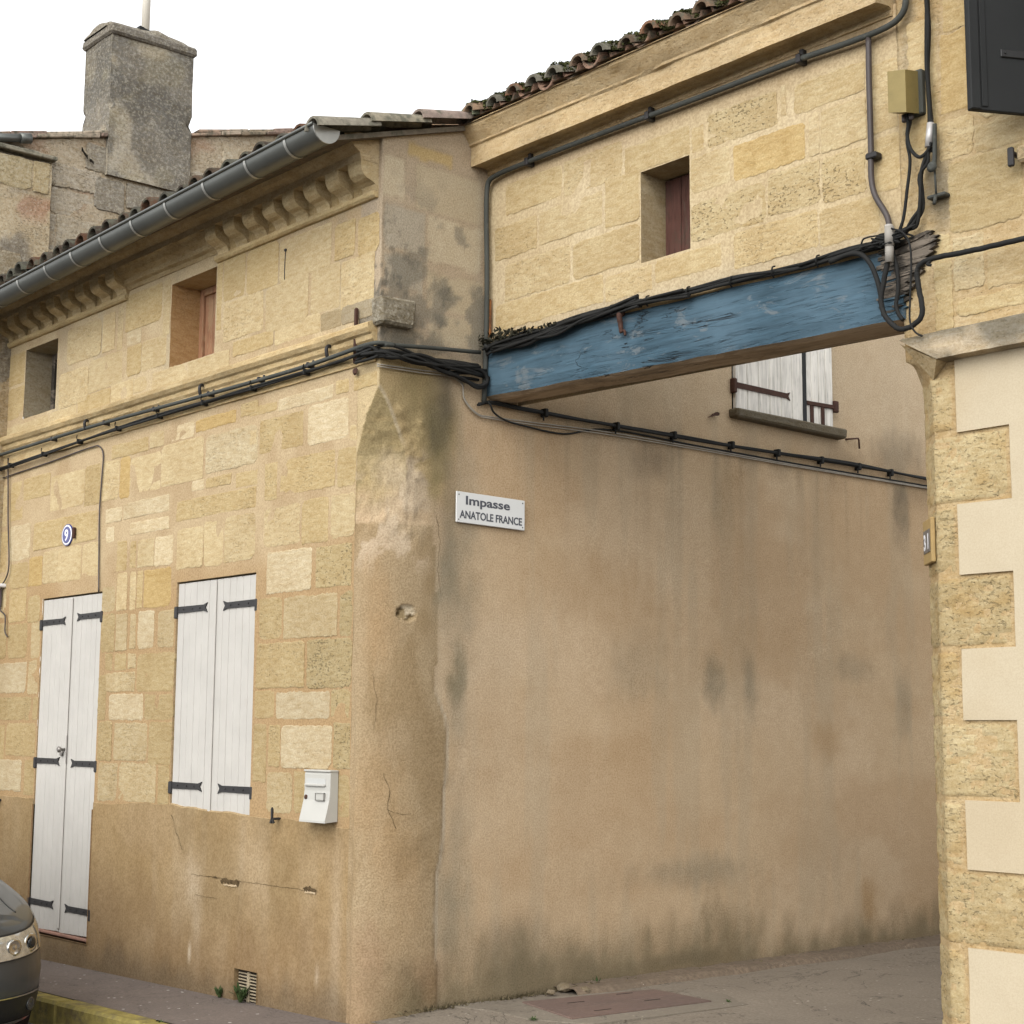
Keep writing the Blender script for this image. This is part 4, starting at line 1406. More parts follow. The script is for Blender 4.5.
def strap(lf, x0, x1, z, y, side, frac=.80, mat=None):
    mb = MB()
    L = (x1-x0)*frac
    xh = x0-.012 if side < 0 else x1+.012
    d = 1 if side < 0 else -1
    hh = .021
    poly = [(0, -hh), (L-.03, -hh*.9), (L+.015, -hh*1.45), (L-.008, 0), (L+.015, hh*1.45), (L-.03, hh*.9), (0, hh)]
    mb.prism(poly, lambda p, t: (xh+d*p[0], y-.001-(.006 if t else 0), z+p[1]))
    mb.box((xh-.016, y-.016, z-.055), (xh+.016, y+.02, z+.024), bev=.006)
    for q in (.25, .55, .8):
        mb.lathe([(.006, 0), (.005, .004), (.002, .006)], (xh+d*L*q, y-.007, z), (0, -1, 0), 8)
    mb.build('strap_hinge', mat or M_IRON, lf)


cx = -3.672
Ld = leaf(house, 'door_leaf', DOOR[0]+.002, cx-.002, .128, DOOR[3]-.012, .006, 6, M_SHUTTER, (2.318, 1.315, .315), -1, .012)
Rd = leaf(house, 'door_leaf', cx+.002, DOOR[1]-.006, .134, DOOR[3]-.012, .006, 6, M_SHUTTER, (2.335, 1.305, .308), 1, .010)
tag(Ld, 'left white boarded leaf of the tall double door')
tag(Rd, 'right white boarded leaf of the tall double door, with the handle')
mb = MB()
mb.box((cx-.018, -.006, .16), (cx+.018, .006, DOOR[3]-.02), bev=.006)
mb.build('cover_strip', M_SHUTTER, Rd)
mb = MB()
mb.box((cx-.02, -.004, 1.30), (cx+.022, .002, 1.50), bev=.006)
mb.lathe([(.010, 0), (.010, .03), (.020, .036), (.022, .05), (.012, .058)], (cx, -.004, 1.40), (0, -1, 0), 14)
mb.lathe([(.020, 0), (.024, .008), (.02, .014)], (cx-.05, .002, 1.375), (0, -1, 0), 14)
mb.build('door_handle', mat_simple('worn steel', (.25, .23, .21), .35, .5, .7, var=.2), Rd)
mb = MB()
mb.box((DOOR[0]+.003, -.012, DOOR[2]+.012), (DOOR[1]-.003, .15, DOOR[2]+.034), bev=.006, col=(1, 1, 1, 0))
mb.build('threshold', mat_simple('red painted sill', (.27, .15, .11), .8, .2, var=.3, scale=10), house)
mb = MB()
mb.quad((DOOR[0], .10, DOOR[2]), (DOOR[1], .10, DOOR[2]), (DOOR[1], .10, DOOR[3]), (DOOR[0], .10, DOOR[3]))
mb.quad((WIN[0], .10, WIN[2]), (WIN[1], .10, WIN[2]), (WIN[1], .10, WIN[3]), (WIN[0], .10, WIN[3]))
mb.build('dark_interior', M_DARK, house)

wx = -1.690
Lw = leaf(house, 'shutter_leaf', WIN[0]+.006, wx-.003, WIN[2]+.002, WIN[3]-.010, .010, 6, M_SHUTTER, (2.310, 1.195), -1)
Rw = leaf(house, 'shutter_leaf', wx+.003, WIN[1]-.006, WIN[2]+.002, WIN[3]-.010, .012, 6, M_SHUTTER, (2.308, 1.190), 1)
tag(Lw, 'left white boarded shutter leaf of the street window')
tag(Rw, 'right white boarded shutter leaf of the street window')
mb = MB()
mb.box((wx-.014, .0, WIN[2]+.01), (wx+.014, .012, WIN[3]-.02), bev=.005)
mb.build('cover_strip', M_SHUTTER, Rw)

# vent grille low in the plinth
vg = MB()
vg.box((VENT[0]+.012, .018, VENT[2]+.01), (VENT[1]-.012, .030, VENT[3]-.012), bev=.003)
mx = (VENT[0]+VENT[1])/2
vg.box((mx-.012, .004, VENT[2]+.012), (mx+.012, .018, VENT[3]-.014), bev=.003)
for k in range(9):
    z = VENT[2]+.02+k*.0182
    for (a, b) in ((VENT[0]+.016, mx-.013), (mx+.013, VENT[1]-.016)):
        vg.box((a, .006, z), (b, .0175, z+.007), bev=.002)
vgo = vg.build('vent_grille', M_GRILLE, house)
mb = MB()
mb.quad((VENT[0], .0178, VENT[2]), (VENT[1], .0178, VENT[2]), (VENT[1], .0178, VENT[3]), (VENT[0], .0178, VENT[3]))  # dark sheet standing in for the shade between the slats
mb.build('grille_gap_shade', mat_simple('grille gap shadow', (.035, .028, .02), .9, .1, var=.3), vgo)

# alley window with two old shutters


def leaf_y(parent, name, y0, y1, z0, z1, x, n, mat, ang=0.0, hinge='near'):
    """boards in the plane of the alley wall, optionally swung out about the hinge edge"""
    mb = MB()
    w = (y1-y0)/n
    hy = y0 if hinge == 'near' else y1

    def T(p):
        dx, dy = p[0]-x, p[1]-hy
        ca, sa = math.cos(ang), math.sin(ang)
        return (x+dx*ca+dy*sa, hy-dx*sa+dy*ca, p[2])
    for k in range(n):
        a = y0+w*k
        mb.box((x-.03, a+.0015, z0), (x, a+w-.0015, z1), bev=.004, xf=T)
    mb.box((x-.028, y0+.004, z0+.01), (x-.008, y1-.004, z1-.01), xf=T)
    lf = mb.build(name, mat, parent)
    return lf, T


zs0, zs1 = 3.725, 4.78
l1, T1 = leaf_y(house, 'shutter_leaf', 2.968, 3.688, zs0, zs1, .030, 6, M_SHUTTER_OLD)
tag(l1, 'old white board shutter closed over the alley window')
mb = MB()
mb.prism([(2.955, -.02), (3.50, -.018), (3.54, -.030), (3.52, 0), (3.54, .030), (3.50, .018), (2.955, .02)], lambda p, t: (.031+.006*t, p[0], 3.885+p[1]))
mb.box((.0, 2.940, 3.83), (.045, 2.972, 3.93), bev=.006)
mb.build('strap_hinge', M_RUST, l1)
l2, T2 = leaf_y(house, 'shutter_leaf', 3.740, 4.030, zs0, zs1, .030, 4, M_SHUTTER_OLD, .10, 'far')
tag(l2, 'old white board shutter standing ajar in the alley window')
mb = MB()
mb.box((.030, 3.752, 3.862), (.042, 4.06, 3.892), bev=.003, xf=T2)
mb.box((.020, 4.025, 3.84), (.050, 4.075, 3.925), bev=.006)
for a in (3.79, 3.90):
    mb.box((.030, a, 3.735), (.040, a+.035, 3.862), bev=.003, xf=T2)
mb.build('strap_hinge', M_RUST, l2)
mb = MB()
mb.quad((-.06, SIDEWIN[0], SIDEWIN[2]), (-.06, SIDEWIN[1], SIDEWIN[2]), (-.06, SIDEWIN[1], SIDEWIN[3]), (-.06, SIDEWIN[0], SIDEWIN[3]))
mb.build('dark_interior', M_DARK, house)
mb = MB()
mb.box((-.03, 2.93, 3.655), (.085, 4.125, 3.718), bev=.012, jit=.004, col=(.15, .135, .105, .8))
mb.build('window_sill', M_STONE, house)
mb = MB()
mb.box((.004, 3.690, zs0), (.026, 3.738, zs1), bev=.004)
mb.build('shutter_post', M_SHUT_DARK, house)

# ------------------------------------------------------------------ right-hand house with the bridge wall
right = empty('archway_house', (XD, YC, 0))
tag(right, 'right-hand limestone house with cream rendered base and a wall bridging the alley', 'house')

BWIN = (1.272, 1.626, 4.022, 4.525)


def col_bridge(U, V):
    C = rgba(U.shape, (.50, .405, .255))
    n = fbm(U*2.2, V*2.2, 71, 5)
    mixc(C, (.55, .46, .31), sstep(.5, .66, n)*.7)
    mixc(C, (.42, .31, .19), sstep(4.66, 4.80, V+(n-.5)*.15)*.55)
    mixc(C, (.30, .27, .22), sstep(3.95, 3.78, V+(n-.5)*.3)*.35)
    return C


def lint(x):         # beam underside and top, slightly out of level
    return 3.476-.0315*x, 3.800-.0225*x


mb = MB()
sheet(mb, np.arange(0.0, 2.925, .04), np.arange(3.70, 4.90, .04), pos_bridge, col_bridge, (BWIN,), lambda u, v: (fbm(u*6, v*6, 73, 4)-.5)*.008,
      keep=lambda u, v: v > lint(u)[1]-.03)
reveals(mb, BWIN, .245, 1, (.40, .335, .22, .2), 0, pos_bridge)
for (u0, u1, z0, z1, t) in STONES_BRIDGE:
    if u0 > 2.9:
        continue
    u0 = max(u0, .03)
    u1 = min(u1, 2.918)
    if u1 > BWIN[0]-.004 and u0 < BWIN[1]+.004 and z1 > BWIN[2]-.004 and z0 < BWIN[3]+.004:
        ov = min((BWIN[1]-u0, 'L'), (u1-BWIN[0], 'R'), (BWIN[3]-z0, 'B'), (z1-BWIN[2], 'T'))[1]
        if ov == 'L':
            u0 = BWIN[1]+.006
        elif ov == 'R':
            u1 = BWIN[0]-.006
        elif ov == 'B':
            z0 = BWIN[3]+.006
        else:
            z1 = BWIN[2]-.006
    kk = RNG.uniform(.96, 1.04)
    mean = (.515, .425, .262)
    w_ = .15 if t == 3 else .6
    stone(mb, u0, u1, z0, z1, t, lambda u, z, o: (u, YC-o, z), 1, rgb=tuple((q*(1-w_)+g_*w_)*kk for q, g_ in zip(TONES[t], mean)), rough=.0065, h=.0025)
# back face of the wall
mb.quad((0, YC+.245, 3.47), (2.92, YC+.245, 3.40), (2.92, YC+.245, 5.1), (0, YC+.245, 5.1), 0, (.42, .34, .22, 0))
mb.build('bridge_wall', [M_MORTAR, M_STONE], right)

mb = MB()
mb.box((BWIN[0], YC+.20, BWIN[2]), (BWIN[1], YC+.235, BWIN[3]), bev=.004)
for k in range(3):
    a = BWIN[0]+.004+k*.118
    mb.box((a, YC+.185, BWIN[2]+.004), (a+.114, YC+.20, BWIN[3]-.01), bev=.003)
mb.build('attic_window', M_REDWOOD, right)

# oak beam under the bridge wall
mb = MB()
NX = 70
prof = []
rows = []
for i in range(NX+1):
    x = .002+i*(2.93-.002)/NX
    zb, zt = lint(x)
    zt += .010
    r = []
    per = [(0, k/5) for k in range(6)]+[(k/5, 1) for k in range(1, 6)]+[(1, 1-k/5) for k in range(1, 6)]+[(1-k/5, 0) for k in range(1, 5)]
    for (a, b) in per:
        y = YC-.022+a*.262
        z = zb+(zt-zb)*b
        ny = (float(fbm(x*2.2, z*9+y*3, 81, 4))-.5)*.016
        nz = (float(fbm(x*3.3, y*9+3*b, 83, 4))-.5)*.022
        ed = .012 if (a, b) in ((0, 0), (0, 1), (1, 0), (1, 1)) else 0
        r.append(mb.vert((x, y+ny+(ed if a == 0 else -ed), z+nz+(ed if b == 0 else -ed))))
    rows.append(r)
for a, b in zip(rows, rows[1:]):
    n = len(a)
    for k in range(n):
        j = (k+1) % n
        under = k >= 15
        mb.face((a[k], b[k], b[j], a[j]), 1 if under or 5 <= k < 15 else 0, False)
mb.face(rows[0])
mb.face(rows[-1][::-1])
beam = mb.build('lintel_beam', [M_BLUE, M_OAK], right)
tag(beam, 'long oak beam with cracked faded blue paint on its street face')
# splintered end lying on the right-hand wall
mb = MB()
sr = random.Random(4)
for k in range(46):
    t = k/45
    x0 = 2.84+sr.uniform(-.05, .05)
    z = 3.44+.30*t
    lim = 3.13-.24*abs(t-.86)**.9 if t > .35 else 2.93+.25*t
    x1 = lim+sr.uniform(-.05, .02)
    hz = sr.uniform(.006, .013)
    yy = YC-.012-sr.uniform(.004, .022)
    poly = [(x0, z-hz*.6), (x1-.04, z-hz+.03*(t-.2)), (x1, z+sr.uniform(-.005, .005)+.03*(t-.2)), (x1-.03, z+hz+.03*(t-.2)), (x0, z+hz*.6)]
    blue = 1 if (t < .22 and sr.random() < .7) else 0
    mb.prism(poly, lambda p, q, yy=yy: (p[0], yy+(.03 if q else 0), p[1]+(.0 if q else sr.uniform(-.002, .002))), blue)
mb.build('rotten_end', [M_GREYOAK, M_BLUE], beam)

# mortar bedding between beam and wall
mb = MB()
rows = []
for i in range(60):
    x = .01+i*2.80/59
    zt = lint(x)[1]
    j = (float(fbm(x*5, 0, 91, 4))-.5)*.04
    j2 = (float(fbm(x*7, 3, 93, 4))-.5)*.03
    rows.append([mb.vert((x, YC+.01, zt-.02)), mb.vert((x, YC-.020-j2*.4, zt-.002+j*.3)), mb.vert((x, YC-.014+j2*.3, zt+.022+j)), mb.vert((x, YC+.01, zt+.05+j))])
for a, b in zip(rows, rows[1:]):
    for k in range(3):
        mb.face((a[k], b[k], b[k+1], a[k+1]), 0, True)
mb.c = [(.36, .27, .15, 0)]*len(mb.v)
mb.build('bedding_mortar', M_MORTAR, right)

# cornice over the bridge wall and its tiled coping
mb = MB()
CB = [(-.02, 4.84), (.008, 4.842), (.012, 4.872), (.032, 4.882), (.120, 4.872), (.135, 4.866), (.138, 4.980), (.150, 4.988), (.152, 5.000), (.180, 5.040), (.205, 5.075), (.21, 5.10), (-.02, 5.11)]
moulding(mb, CB, -.0, 2.905, .04, pos_bridge, 0, (.52, .415, .26, .3), .006, 15)
mb.build('cornice', M_STONE, right)
mb = MB()


def rz2(y):
    return 5.185+.30*(y-(YC-.26)) if y < YC+.30 else 5.185+.30*.56-.30*(y-(YC+.30))


mb.quad((-.02, YC-.22, 5.115), (2.92, YC-.22, 5.115), (2.92, YC+.30, rz2(YC+.3)-.06), (-.02, YC+.30, rz2(YC+.3)-.06), 0, (.3, .22, .15, 0))
mb.quad((-.02, YC+.30, rz2(YC+.3)-.06), (2.92, YC+.30, rz2(YC+.3)-.06), (2.92, YC+.75, rz2(YC+.75)-.06), (-.02, YC+.75, rz2(YC+.75)-.06), 0, (.3, .22, .15, 0))
mb.quad((-.02, YC-.22, 5.09), (-.02, YC+.75, 5.09), (2.92, YC+.75, 5.09), (2.92, YC-.22, 5.09), 0, (.35, .27, .19, 0))
tr = random.Random(9)
x = .03
eave_x = []
while x < 2.90:
    c = tile_rgb(tr)
    c = (c[0]*.85, c[1]*.85, c[2]*.85, 0)
    dz = tr.uniform(-.008, .012)
    dy = tr.uniform(-.02, .02)
    y0 = YC-.235+dy
    canal(mb, x, y0+.030, 5.160+dz, YC+.28, rz2(YC+.28)-.02, .068, .060, -1, (.27, .165, .115, 0))
    canal(mb, x+.09, y0-.012, 5.138+dz, YC+.30, rz2(YC+.30)-.03, .056, .050, 1, tuple(q*.8 for q in c))
    canal(mb, x+.09, YC+.78, rz2(YC+.78)-.02, YC+.28, rz2(YC+.28)-.01, .080, .066, 1, c)
    eave_x.append((x+.09, y0))
    x += .181
roof2 = mb.build('coping_roof', M_TILE, right)
mb = MB()      # moss cushions along the eaves tiles
mr = random.Random(21)
for k in range(2400):
    ex, ey = mr.choice(eave_x)
    cx_ = ex+mr.gauss(0, .06)
    cy_ = ey+abs(mr.gauss(0, .13))+.01
    a = max(-1, min(1, (cx_-ex)/.075))
    cz_ = 5.140+.30*(cy_-ey)+.055*math.sqrt(max(0, 1-a*a))+.004
    if float(fbm(cx_*2.2, cy_*3, 191, 3)) < .42 and mr.random() < .8:
        continue
    r = mr.uniform(.006, .017)
    n0 = len(mb.v)
    for p in range(9):
        th, ph = mr.uniform(0, 6.28), mr.uniform(-.3, 1.2)
        d = Vector((math.cos(th)*math.cos(ph), math.sin(th)*math.cos(ph), math.sin(ph)))
        t1 = Vector((-d.y, d.x, .2)).normalized()*r*.45
        q = Vector((cx_, cy_, cz_))+d*r*mr.uniform(.5, 1)
        b2 = d.cross(t1).normalized()*r*.45
        i = [mb.vert(q-t1), mb.vert(q+b2), mb.vert(q+t1), mb.vert(q-b2+d*r*.2)]
        mb.face(i)
ms = mb.build('moss', M_MOSS, roof2)
tag(ms, kind='stuff')

# street front of the right-hand house
DWIN = (3.655, 4.50, 4.02, 5.45)


def col_right(S, Z):
    C = rgba(S.shape, (.50, .40, .245))
    n = fbm(S*2, Z*2, 101, 5)
    mixc(C, (.47, .335, .165), sstep(.5, .62, n)*(Z > 3.2)*.7)
    mixc(C, (.55, .46, .31), sstep(.52, .66, fbm(S*3+9, Z*3, 103, 5))*.6)
    # soot under the cable clamp
    d = np.sqrt(((S-.20)/.07)**2+((Z-3.97)/.22)**2)+(fbm(S*9, Z*6, 105, 3)-.5)*.9
    mixc(C, (.19, .17, .13), sstep(1.2, .4, d)*.8)
    d = np.sqrt(((S-.06)/.05)**2+((Z-4.6)/.5)**2)+(fbm(S*9, Z*6, 107, 3)-.5)*.9
    mixc(C, (.25, .22, .16), sstep(1.2, .4, d)*.5)
    low = (Z < 3.15)
    mixc(C, (.48, .375, .22), np.where(low, 1.0, 0.0))
    C[..., 3] = .35
    return C


mb = MB()
sR = list(np.arange(-1.1, -.2, .15))+list(np.arange(-.20, .22, .02))+list(np.arange(.24, 1.2, .04))+list(np.arange(1.25, 7.2, .15))
sheet(mb, sR, list(np.arange(-.35, 2.95, .05))+list(np.arange(2.96, 3.3, .02))+list(np.arange(3.32, 5.6, .04))+[5.6], pos_right, col_right,
      ((DWIN[0]-XD, DWIN[1]-XD, DWIN[2], DWIN[3]),), lambda s, z: (fbm(s*6, z*6, 109, 4)-.5)*.010*(s > -.2), 1)
reveals(mb, DWIN, .2, 1, (.45, .34, .2, .2), 0, lambda u, v, o: (u, YC-o, v))
for (u0, u1, z0, z1, t) in STONES_UPPER+[q for q in STONES_BRIDGE if q[0] > 2.9]:
    if u1 > DWIN[0]:
        u1 = DWIN[0]-.01
    stone(mb, max(u0, 2.935), u1, z0, z1, t, pos_r, 1, rough=.009, h=.004)
ux = 3.70
zc = [3.33, 3.70, 4.02]
for (a, b) in ((3.33, 3.68), (3.70, 3.99)):       # blocks beyond the frame
    ux = 3.70
    while ux < 9.8:
        w = RNG.uniform(.45, .8)
        stone(mb, ux, min(ux+w-.02, 9.9), a, b, RNG.choice((1, 2, 2)), pos_r, 1, rough=.009, h=.004)
        ux += w
mb.build('street_wall', [M_MORTAR, M_STONE], right)

# quoins: alternately short and long porous blocks turning the chamfer
QZ = [3.112, 2.843, 2.529, 2.224, 1.908, 1.607, 1.273, .987, .668, .348, .03, -.3]
QX = [3.169, 3.425, 3.161, 3.419, 3.158, 3.412, 3.154, 3.442, 3.145, 3.439, 3.15]
mb = MB()
qr = random.Random(2)


def quoin(mb, z0, z1, x1, sd):
    """one quoin wrapped over alley face, chamfer and street face, pitted by weather"""
    sl = list(np.linspace(-.16, .16, 17))+list(np.linspace(.175, x1-XD, max(3, int((x1-XD-.17)/.016))))
    S, Z = np.meshgrid(np.array(sl), np.linspace(z0, z1, max(6, int((z1-z0)/.016))), indexing='ij')
    es = np.minimum(np.minimum(Z-z0, z1-Z), (x1-XD)-S)
    holes = sstep(.60, .70, fbm(S*26+sd, Z*50+sd*2, 111, 2)+.22*(fbm(S*4+sd, Z*4, 113, 3)-.5))
    D = .006+(fbm(S*9+sd, Z*9, 115, 4)-.5)*.004-.014*sstep(.012, 0.0, es+(fbm(S*22, Z*22+sd, 117, 3)-.5)*.02)-.009*holes
    X, Y, Zz = pos_right(S, Z, D)
    k = qr.uniform(.94, 1.05)
    C = rgba(S.shape, (.445*k, .37*k, .22*k), .75)
    mixc(C, (.50, .42, .26), sstep(.5, .65, fbm(S*6+sd, Z*6, 119, 4))*.6)
    mixc(C, (.40, .28, .12), sstep(.55, .7, fbm(S*5+sd, Z*9, 121, 4))*.5)
    mixc(C, (.47, .33, .18), sstep(.018, .004, es)*.8)
    base = len(mb.v)
    nu, nv = S.shape
    mb.v.extend(zip(X.ravel().tolist(), Y.ravel().tolist(), Zz.ravel().tolist()))
    mb.c.extend(map(tuple, C.reshape(-1, 4).tolist()))
    for i in range(nu-1):
        for j in range(nv-1):
            a = base+i*nv+j
            mb.face((a, a+nv, a+nv+1, a+1), 0, True)


for i in range(len(QX)):
    quoin(mb, QZ[i+1]+.004, QZ[i]-.004, QX[i], i*7.7)
mb.build('quoins', M_STONE, right)

mb = MB()      # cream render between the quoins
for i in range(len(QX)):
    z1, z0 = (QZ[i] if i else 3.165), QZ[i+1]
    xs_ = sorted(set([QX[i]+.010]+[q for q in np.arange(3.2, 10, .08) if q > QX[i]+.05]))
    sheet(mb, xs_, np.linspace(z0, z1, 9), lambda u, v, o: (u, YC-o, v), lambda u, v: mixc(rgba(u.shape, (.46, .395, .285)), (.43, .355, .24), sstep(.52, .7, fbm(u*2, v*2, 131, 4))*.6),
          dispf=lambda u, v: .013+(fbm(u*5, v*5, 133, 4)-.5)*.008)
    mb.quad((QX[i]+.010, YC-.014, z0), (QX[i]+.010, YC-.014, z1), (QX[i]+.010, YC+.01, z1), (QX[i]+.010, YC+.01, z0), 0, (.5, .4, .26, 0))
    xa, xb = sorted((QX[i]+.010, (QX[i+1] if i+1 < len(QX) else QX[i])+.010))
    mb.quad((xa, YC-.013, z0), (xb, YC-.013, z0), (xb, YC+.01, z0), (xa, YC+.01, z0), 0, (.5, .4, .26, 0))
mb.build('cream_render', M_WHITE_RENDER, right)

# string course slab, cut back over the chamfer, with its carved support
mb = MB()
n = 90
rows = []
for k in range(n+1):
    x = 2.945+(9.9-2.945)*(k/n)**2.2
    r = []
    for (o, z) in ((-.03, 3.300), (.060, 3.292), (.082, 3.280), (.086, 3.215), (.082, 3.165), (-.03, 3.160)):
        xx = x
        if z > 3.25:
            xx = x
        elif k == 0:
            xx = 3.135-.0*o
        else:
            xx = max(x, 3.135+.0005*k)
        if 3.2 < z < 3.25:
            xx = max(x, 3.05+.0003*k) if x < 3.135 else x
        w = (float(fbm(xx*9, z*20, 141, 4))-.5)*.010
        g_ = float(sstep(.40, .60, fbm(xx*5, z*12, 143, 5)+(z-3.22)*2.2))
        cc = (.52*(1-g_)+.20*g_, .45*(1-g_)+.185*g_, .34*(1-g_)+.15*g_, .5*g_)
        r.append(mb.vert((xx, YC-o-w*(o > 0), z+w*.6), cc))
    rows.append(r)
for a, b in zip(rows, rows[1:]):
    for i in range(5):
        mb.face((a[i], a[i+1], b[i+1], b[i]), 0)
mb.face(rows[0])
# underside wedge towards the alley corner
v0 = rows[0]
a0 = (2.935, YC-.06, 3.270)
f0 = (3.135, YC-.082, 3.163)
e1 = (3.070, YC-.010, 3.095)
e2 = (2.914, YC+.146, 3.085)
g0 = (2.916, YC+.03, 3.255)
wc = (.47, .39, .25, .4)
for tri in ((a0, f0, e1), (a0, e1, g0), (g0, e1, e2), (f0, (3.135, YC, 3.163), e1)):
    mb.face([mb.vert(p, wc) for p in tri])
mb.build('string_course', M_STONE, right)

# window of the right-hand house: stone sill and half-open charcoal shutter
mb = MB()
mb.box((3.548, YC-.075, 3.940), (4.62, YC+.1, 4.015), bev=.012, jit=.004, col=(.40, .33, .22, .6))
mb.build('window_sill', M_STONE, right)
mb = MB()
mb.quad((DWIN[0], YC+.15, DWIN[2]), (DWIN[1], YC+.15, DWIN[2]), (DWIN[1], YC+.15, DWIN[3]), (DWIN[0], YC+.15, DWIN[3]))
mb.build('dark_interior', M_DARK, right)
SA_ = math.atan2(.30, .168)
hx, hy = 3.640, YC-.005


def TS(p):           # local: p[0] along the leaf from the hinge, p[1] thickness, p[2] up
    return (hx-p[0]*math.cos(SA_)+p[1]*math.sin(SA_), hy-p[0]*math.sin(SA_)-p[1]*math.cos(SA_), p[2])


mb = MB()
mb.box((0, 0, 4.130), (.345, .028, 5.42), bev=.004, xf=TS)
mb.box((.300, .028, 4.130), (.345, .040, 5.42), bev=.004, xf=TS)
mb.box((.265, .028, 4.145), (.292, .034, 5.40), bev=.003, xf=TS)
sh = mb.build('shutter_leaf', M_SHUT_DARK, right)
tag(sh, 'charcoal shutter leaf standing half open')
mb = MB()
mb.box((.0, .028, 4.37), (.20, .036, 4.405), bev=.003, xf=TS)
mb.lathe([(.006, 0), (.004, .004)], TS((.18, .036, 4.388)), (math.sin(SA_), -math.cos(SA_), 0), 8)
mb.build('strap_hinge', M_BLACK_TRIM, sh)
mb = MB()
mb.box((3.512, YC-.06, 3.985), (3.532, YC+.01, 4.005), bev=.004)
mb.box((3.508, YC-.075, 3.935), (3.536, YC-.055, 4.02), bev=.005)
tag(mb.build('shutter_pin', M_IRON, right))

mb = MB()      # hidden rear parts of the right-hand house
YR = 1.9
mb.quad((XD, YR, -.3), (10, YR, -.3), (10, YR, 5.6), (XD, YR, 5.6))
mb.quad((10, YC, -.3), (10, YR, -.3), (10, YR, 5.6), (10, YC, 5.6))
mb.quad((XD-.1, YC-.2, 5.55), (10.1, YC-.2, 5.55), (10.1, YR+.1, 5.75), (XD-.1, YR+.1, 5.75))
mb.quad((XD, YR, -.3), (XD, 14, -.3), (XD, 14, 1.3), (XD, YR, 1.3))
mb.quad((XD, YR, 1.3), (XD, 14, 1.3), (XD+.3, 14, 1.3), (XD+.3, YR, 1.3))
mb.build('rear_wall', M_STUCCO, right)

# ------------------------------------------------------------------ neighbouring house with gable and chimney
neigh = empty('neighbour_house', (-5.0, 0, 0))
tag(neigh, 'grey weathered stone neighbour house rising behind with a tiled gable and a tall chimney', 'house')


CH = (-5.455, -5.0, .765, 1.545)      # chimney stack footprint


def gz(y):
    return 6.245+.27*(y+.156)


def col_gable(Y, Z):
    C = rgba(Y.shape, (.43, .375, .29))
    n = fbm(Y*2, Z*2, 151, 5)
    mixc(C, (.46, .40, .31), sstep(.48, .62, n)*.8)
    mixc(C, (.36, .23, .16), sstep(.58, .70, fbm(Y*3, Z*5, 153, 5))*.6)
    mixc(C, (.27, .25, .215), sstep(.52, .66, fbm(Y*1.5, Z*1.5, 155, 5))*.6)
    C[..., 3] = .8
    return C


mb = MB()


def pos_gz(y, z, o):
    return -5.0+o, y, np.minimum(z, gz(y))


sheet(mb, np.arange(-.16, 4.2, .05), np.arange(4.2, 7.5, .05), pos_gz, col_gable, (), lambda y, z: (fbm(y*4, z*4, 157, 4)-.5)*.03, keep=lambda y, z: z < gz(y)+.02)
mb.quad((-5, 4.1, 4.2), (-5, 9, 4.2), (-5, 9, gz(9)), (-5, 4.1, gz(4.1)), 0, (.33, .28, .21, 0))
gr = random.Random(31)
z = 4.95
while z < 7.3:
    h = gr.uniform(.20, .32)
    y = -.15+gr.uniform(-.3, 0)
    while y < 4.0:
        w = gr.uniform(.28, .62)
        if z+h < gz(y)-.02 and z+h < gz(y+w)+.02 and gr.random() < .8:
            k = gr.random()
            a = np.array((.34, .315, .27))
            b = np.array((.56, .49, .36)) if gr.random() < .6 else np.array((.45, .41, .34))
            c = a*(1-k)+b*k
            ym = y+w/2
            if .62 < ym < 1.7 and z > 5.9:
                c = c*.5+np.array((.20, .195, .18))*.5
            if .25 < ym < .7 and z > 6.05:
                c = np.array((.52, .45, .27))
            stone(mb, max(y, -.15), y+w-.012, z, z+h-.012, 2, lambda u, zz, o: (-5.0+o, u, zz), 0, rgb=tuple(c), pit=gr.uniform(.3, 1), rough=.012, h=gr.uniform(.004, .016), rnd=gr)
        y += w
    z += h
# sooty bond of the chimney foot
for (ya, yb, za, zb) in ((.68, .95, 5.86, 6.14), (.97, 1.40, 5.93, 6.15), (1.42, 1.60, 5.99, 6.16)):
    stone(mb, ya, yb, za, zb, 2, lambda u, zz, o: (-5.0+o, u, zz), 0, rgb=(.27, .255, .225), pit=.8, rough=.008, h=.022, rnd=gr)
# putlog holes
ragged(mb, [(.535+.012*k, 6.335-.012*k, .022) for k in range(6)], 0, 1, .03, lambda u, v, o: (-5.0+o, u, v))
ragged(mb, [(.61+.01*k, 6.265-.006*k, .016) for k in range(5)], 0, 1, .03, lambda u, v, o: (-5.0+o, u, v))
mb.build('gable_wall', [M_STONE_OLD, M_DARK], neigh)

mb = MB()      # lower front pier with flat coping, plus front wall
C_ = lambda Y, Z: mixc(mixc(rgba(Y.shape, (.47, .40, .285), .8), (.25, .23, .20), sstep(.5, .62, fbm(Y*3, Z*3, 161, 5))*sstep(6.0, 5.7, Z)*.9), (.40, .25, .18), sstep(.58, .66, fbm(Y*4, Z*7, 163, 4))*sstep(5.55, 5.7, Z)*sstep(5.95, 5.85, Z)*.8)
sheet(mb, np.arange(-.30, .27, .03), np.arange(4.2, 6.16, .04), lambda y, z, o: (-4.94+o, y, z), C_, (), lambda y, z: (fbm(y*5, z*5, 165, 4)-.5)*.035)
mb.quad((-4.94, .265, 4.2), (-5.05, .265, 4.2), (-5.05, .265, 6.15), (-4.94, .265, 6.15), 0, (.33, .28, .2, .4))
mb.quad((-12, -.30, -.4), (-4.94, -.30, -.4), (-4.94, -.30, 6.15), (-12, -.30, 6.15), 0, (.42, .34, .22, .4))
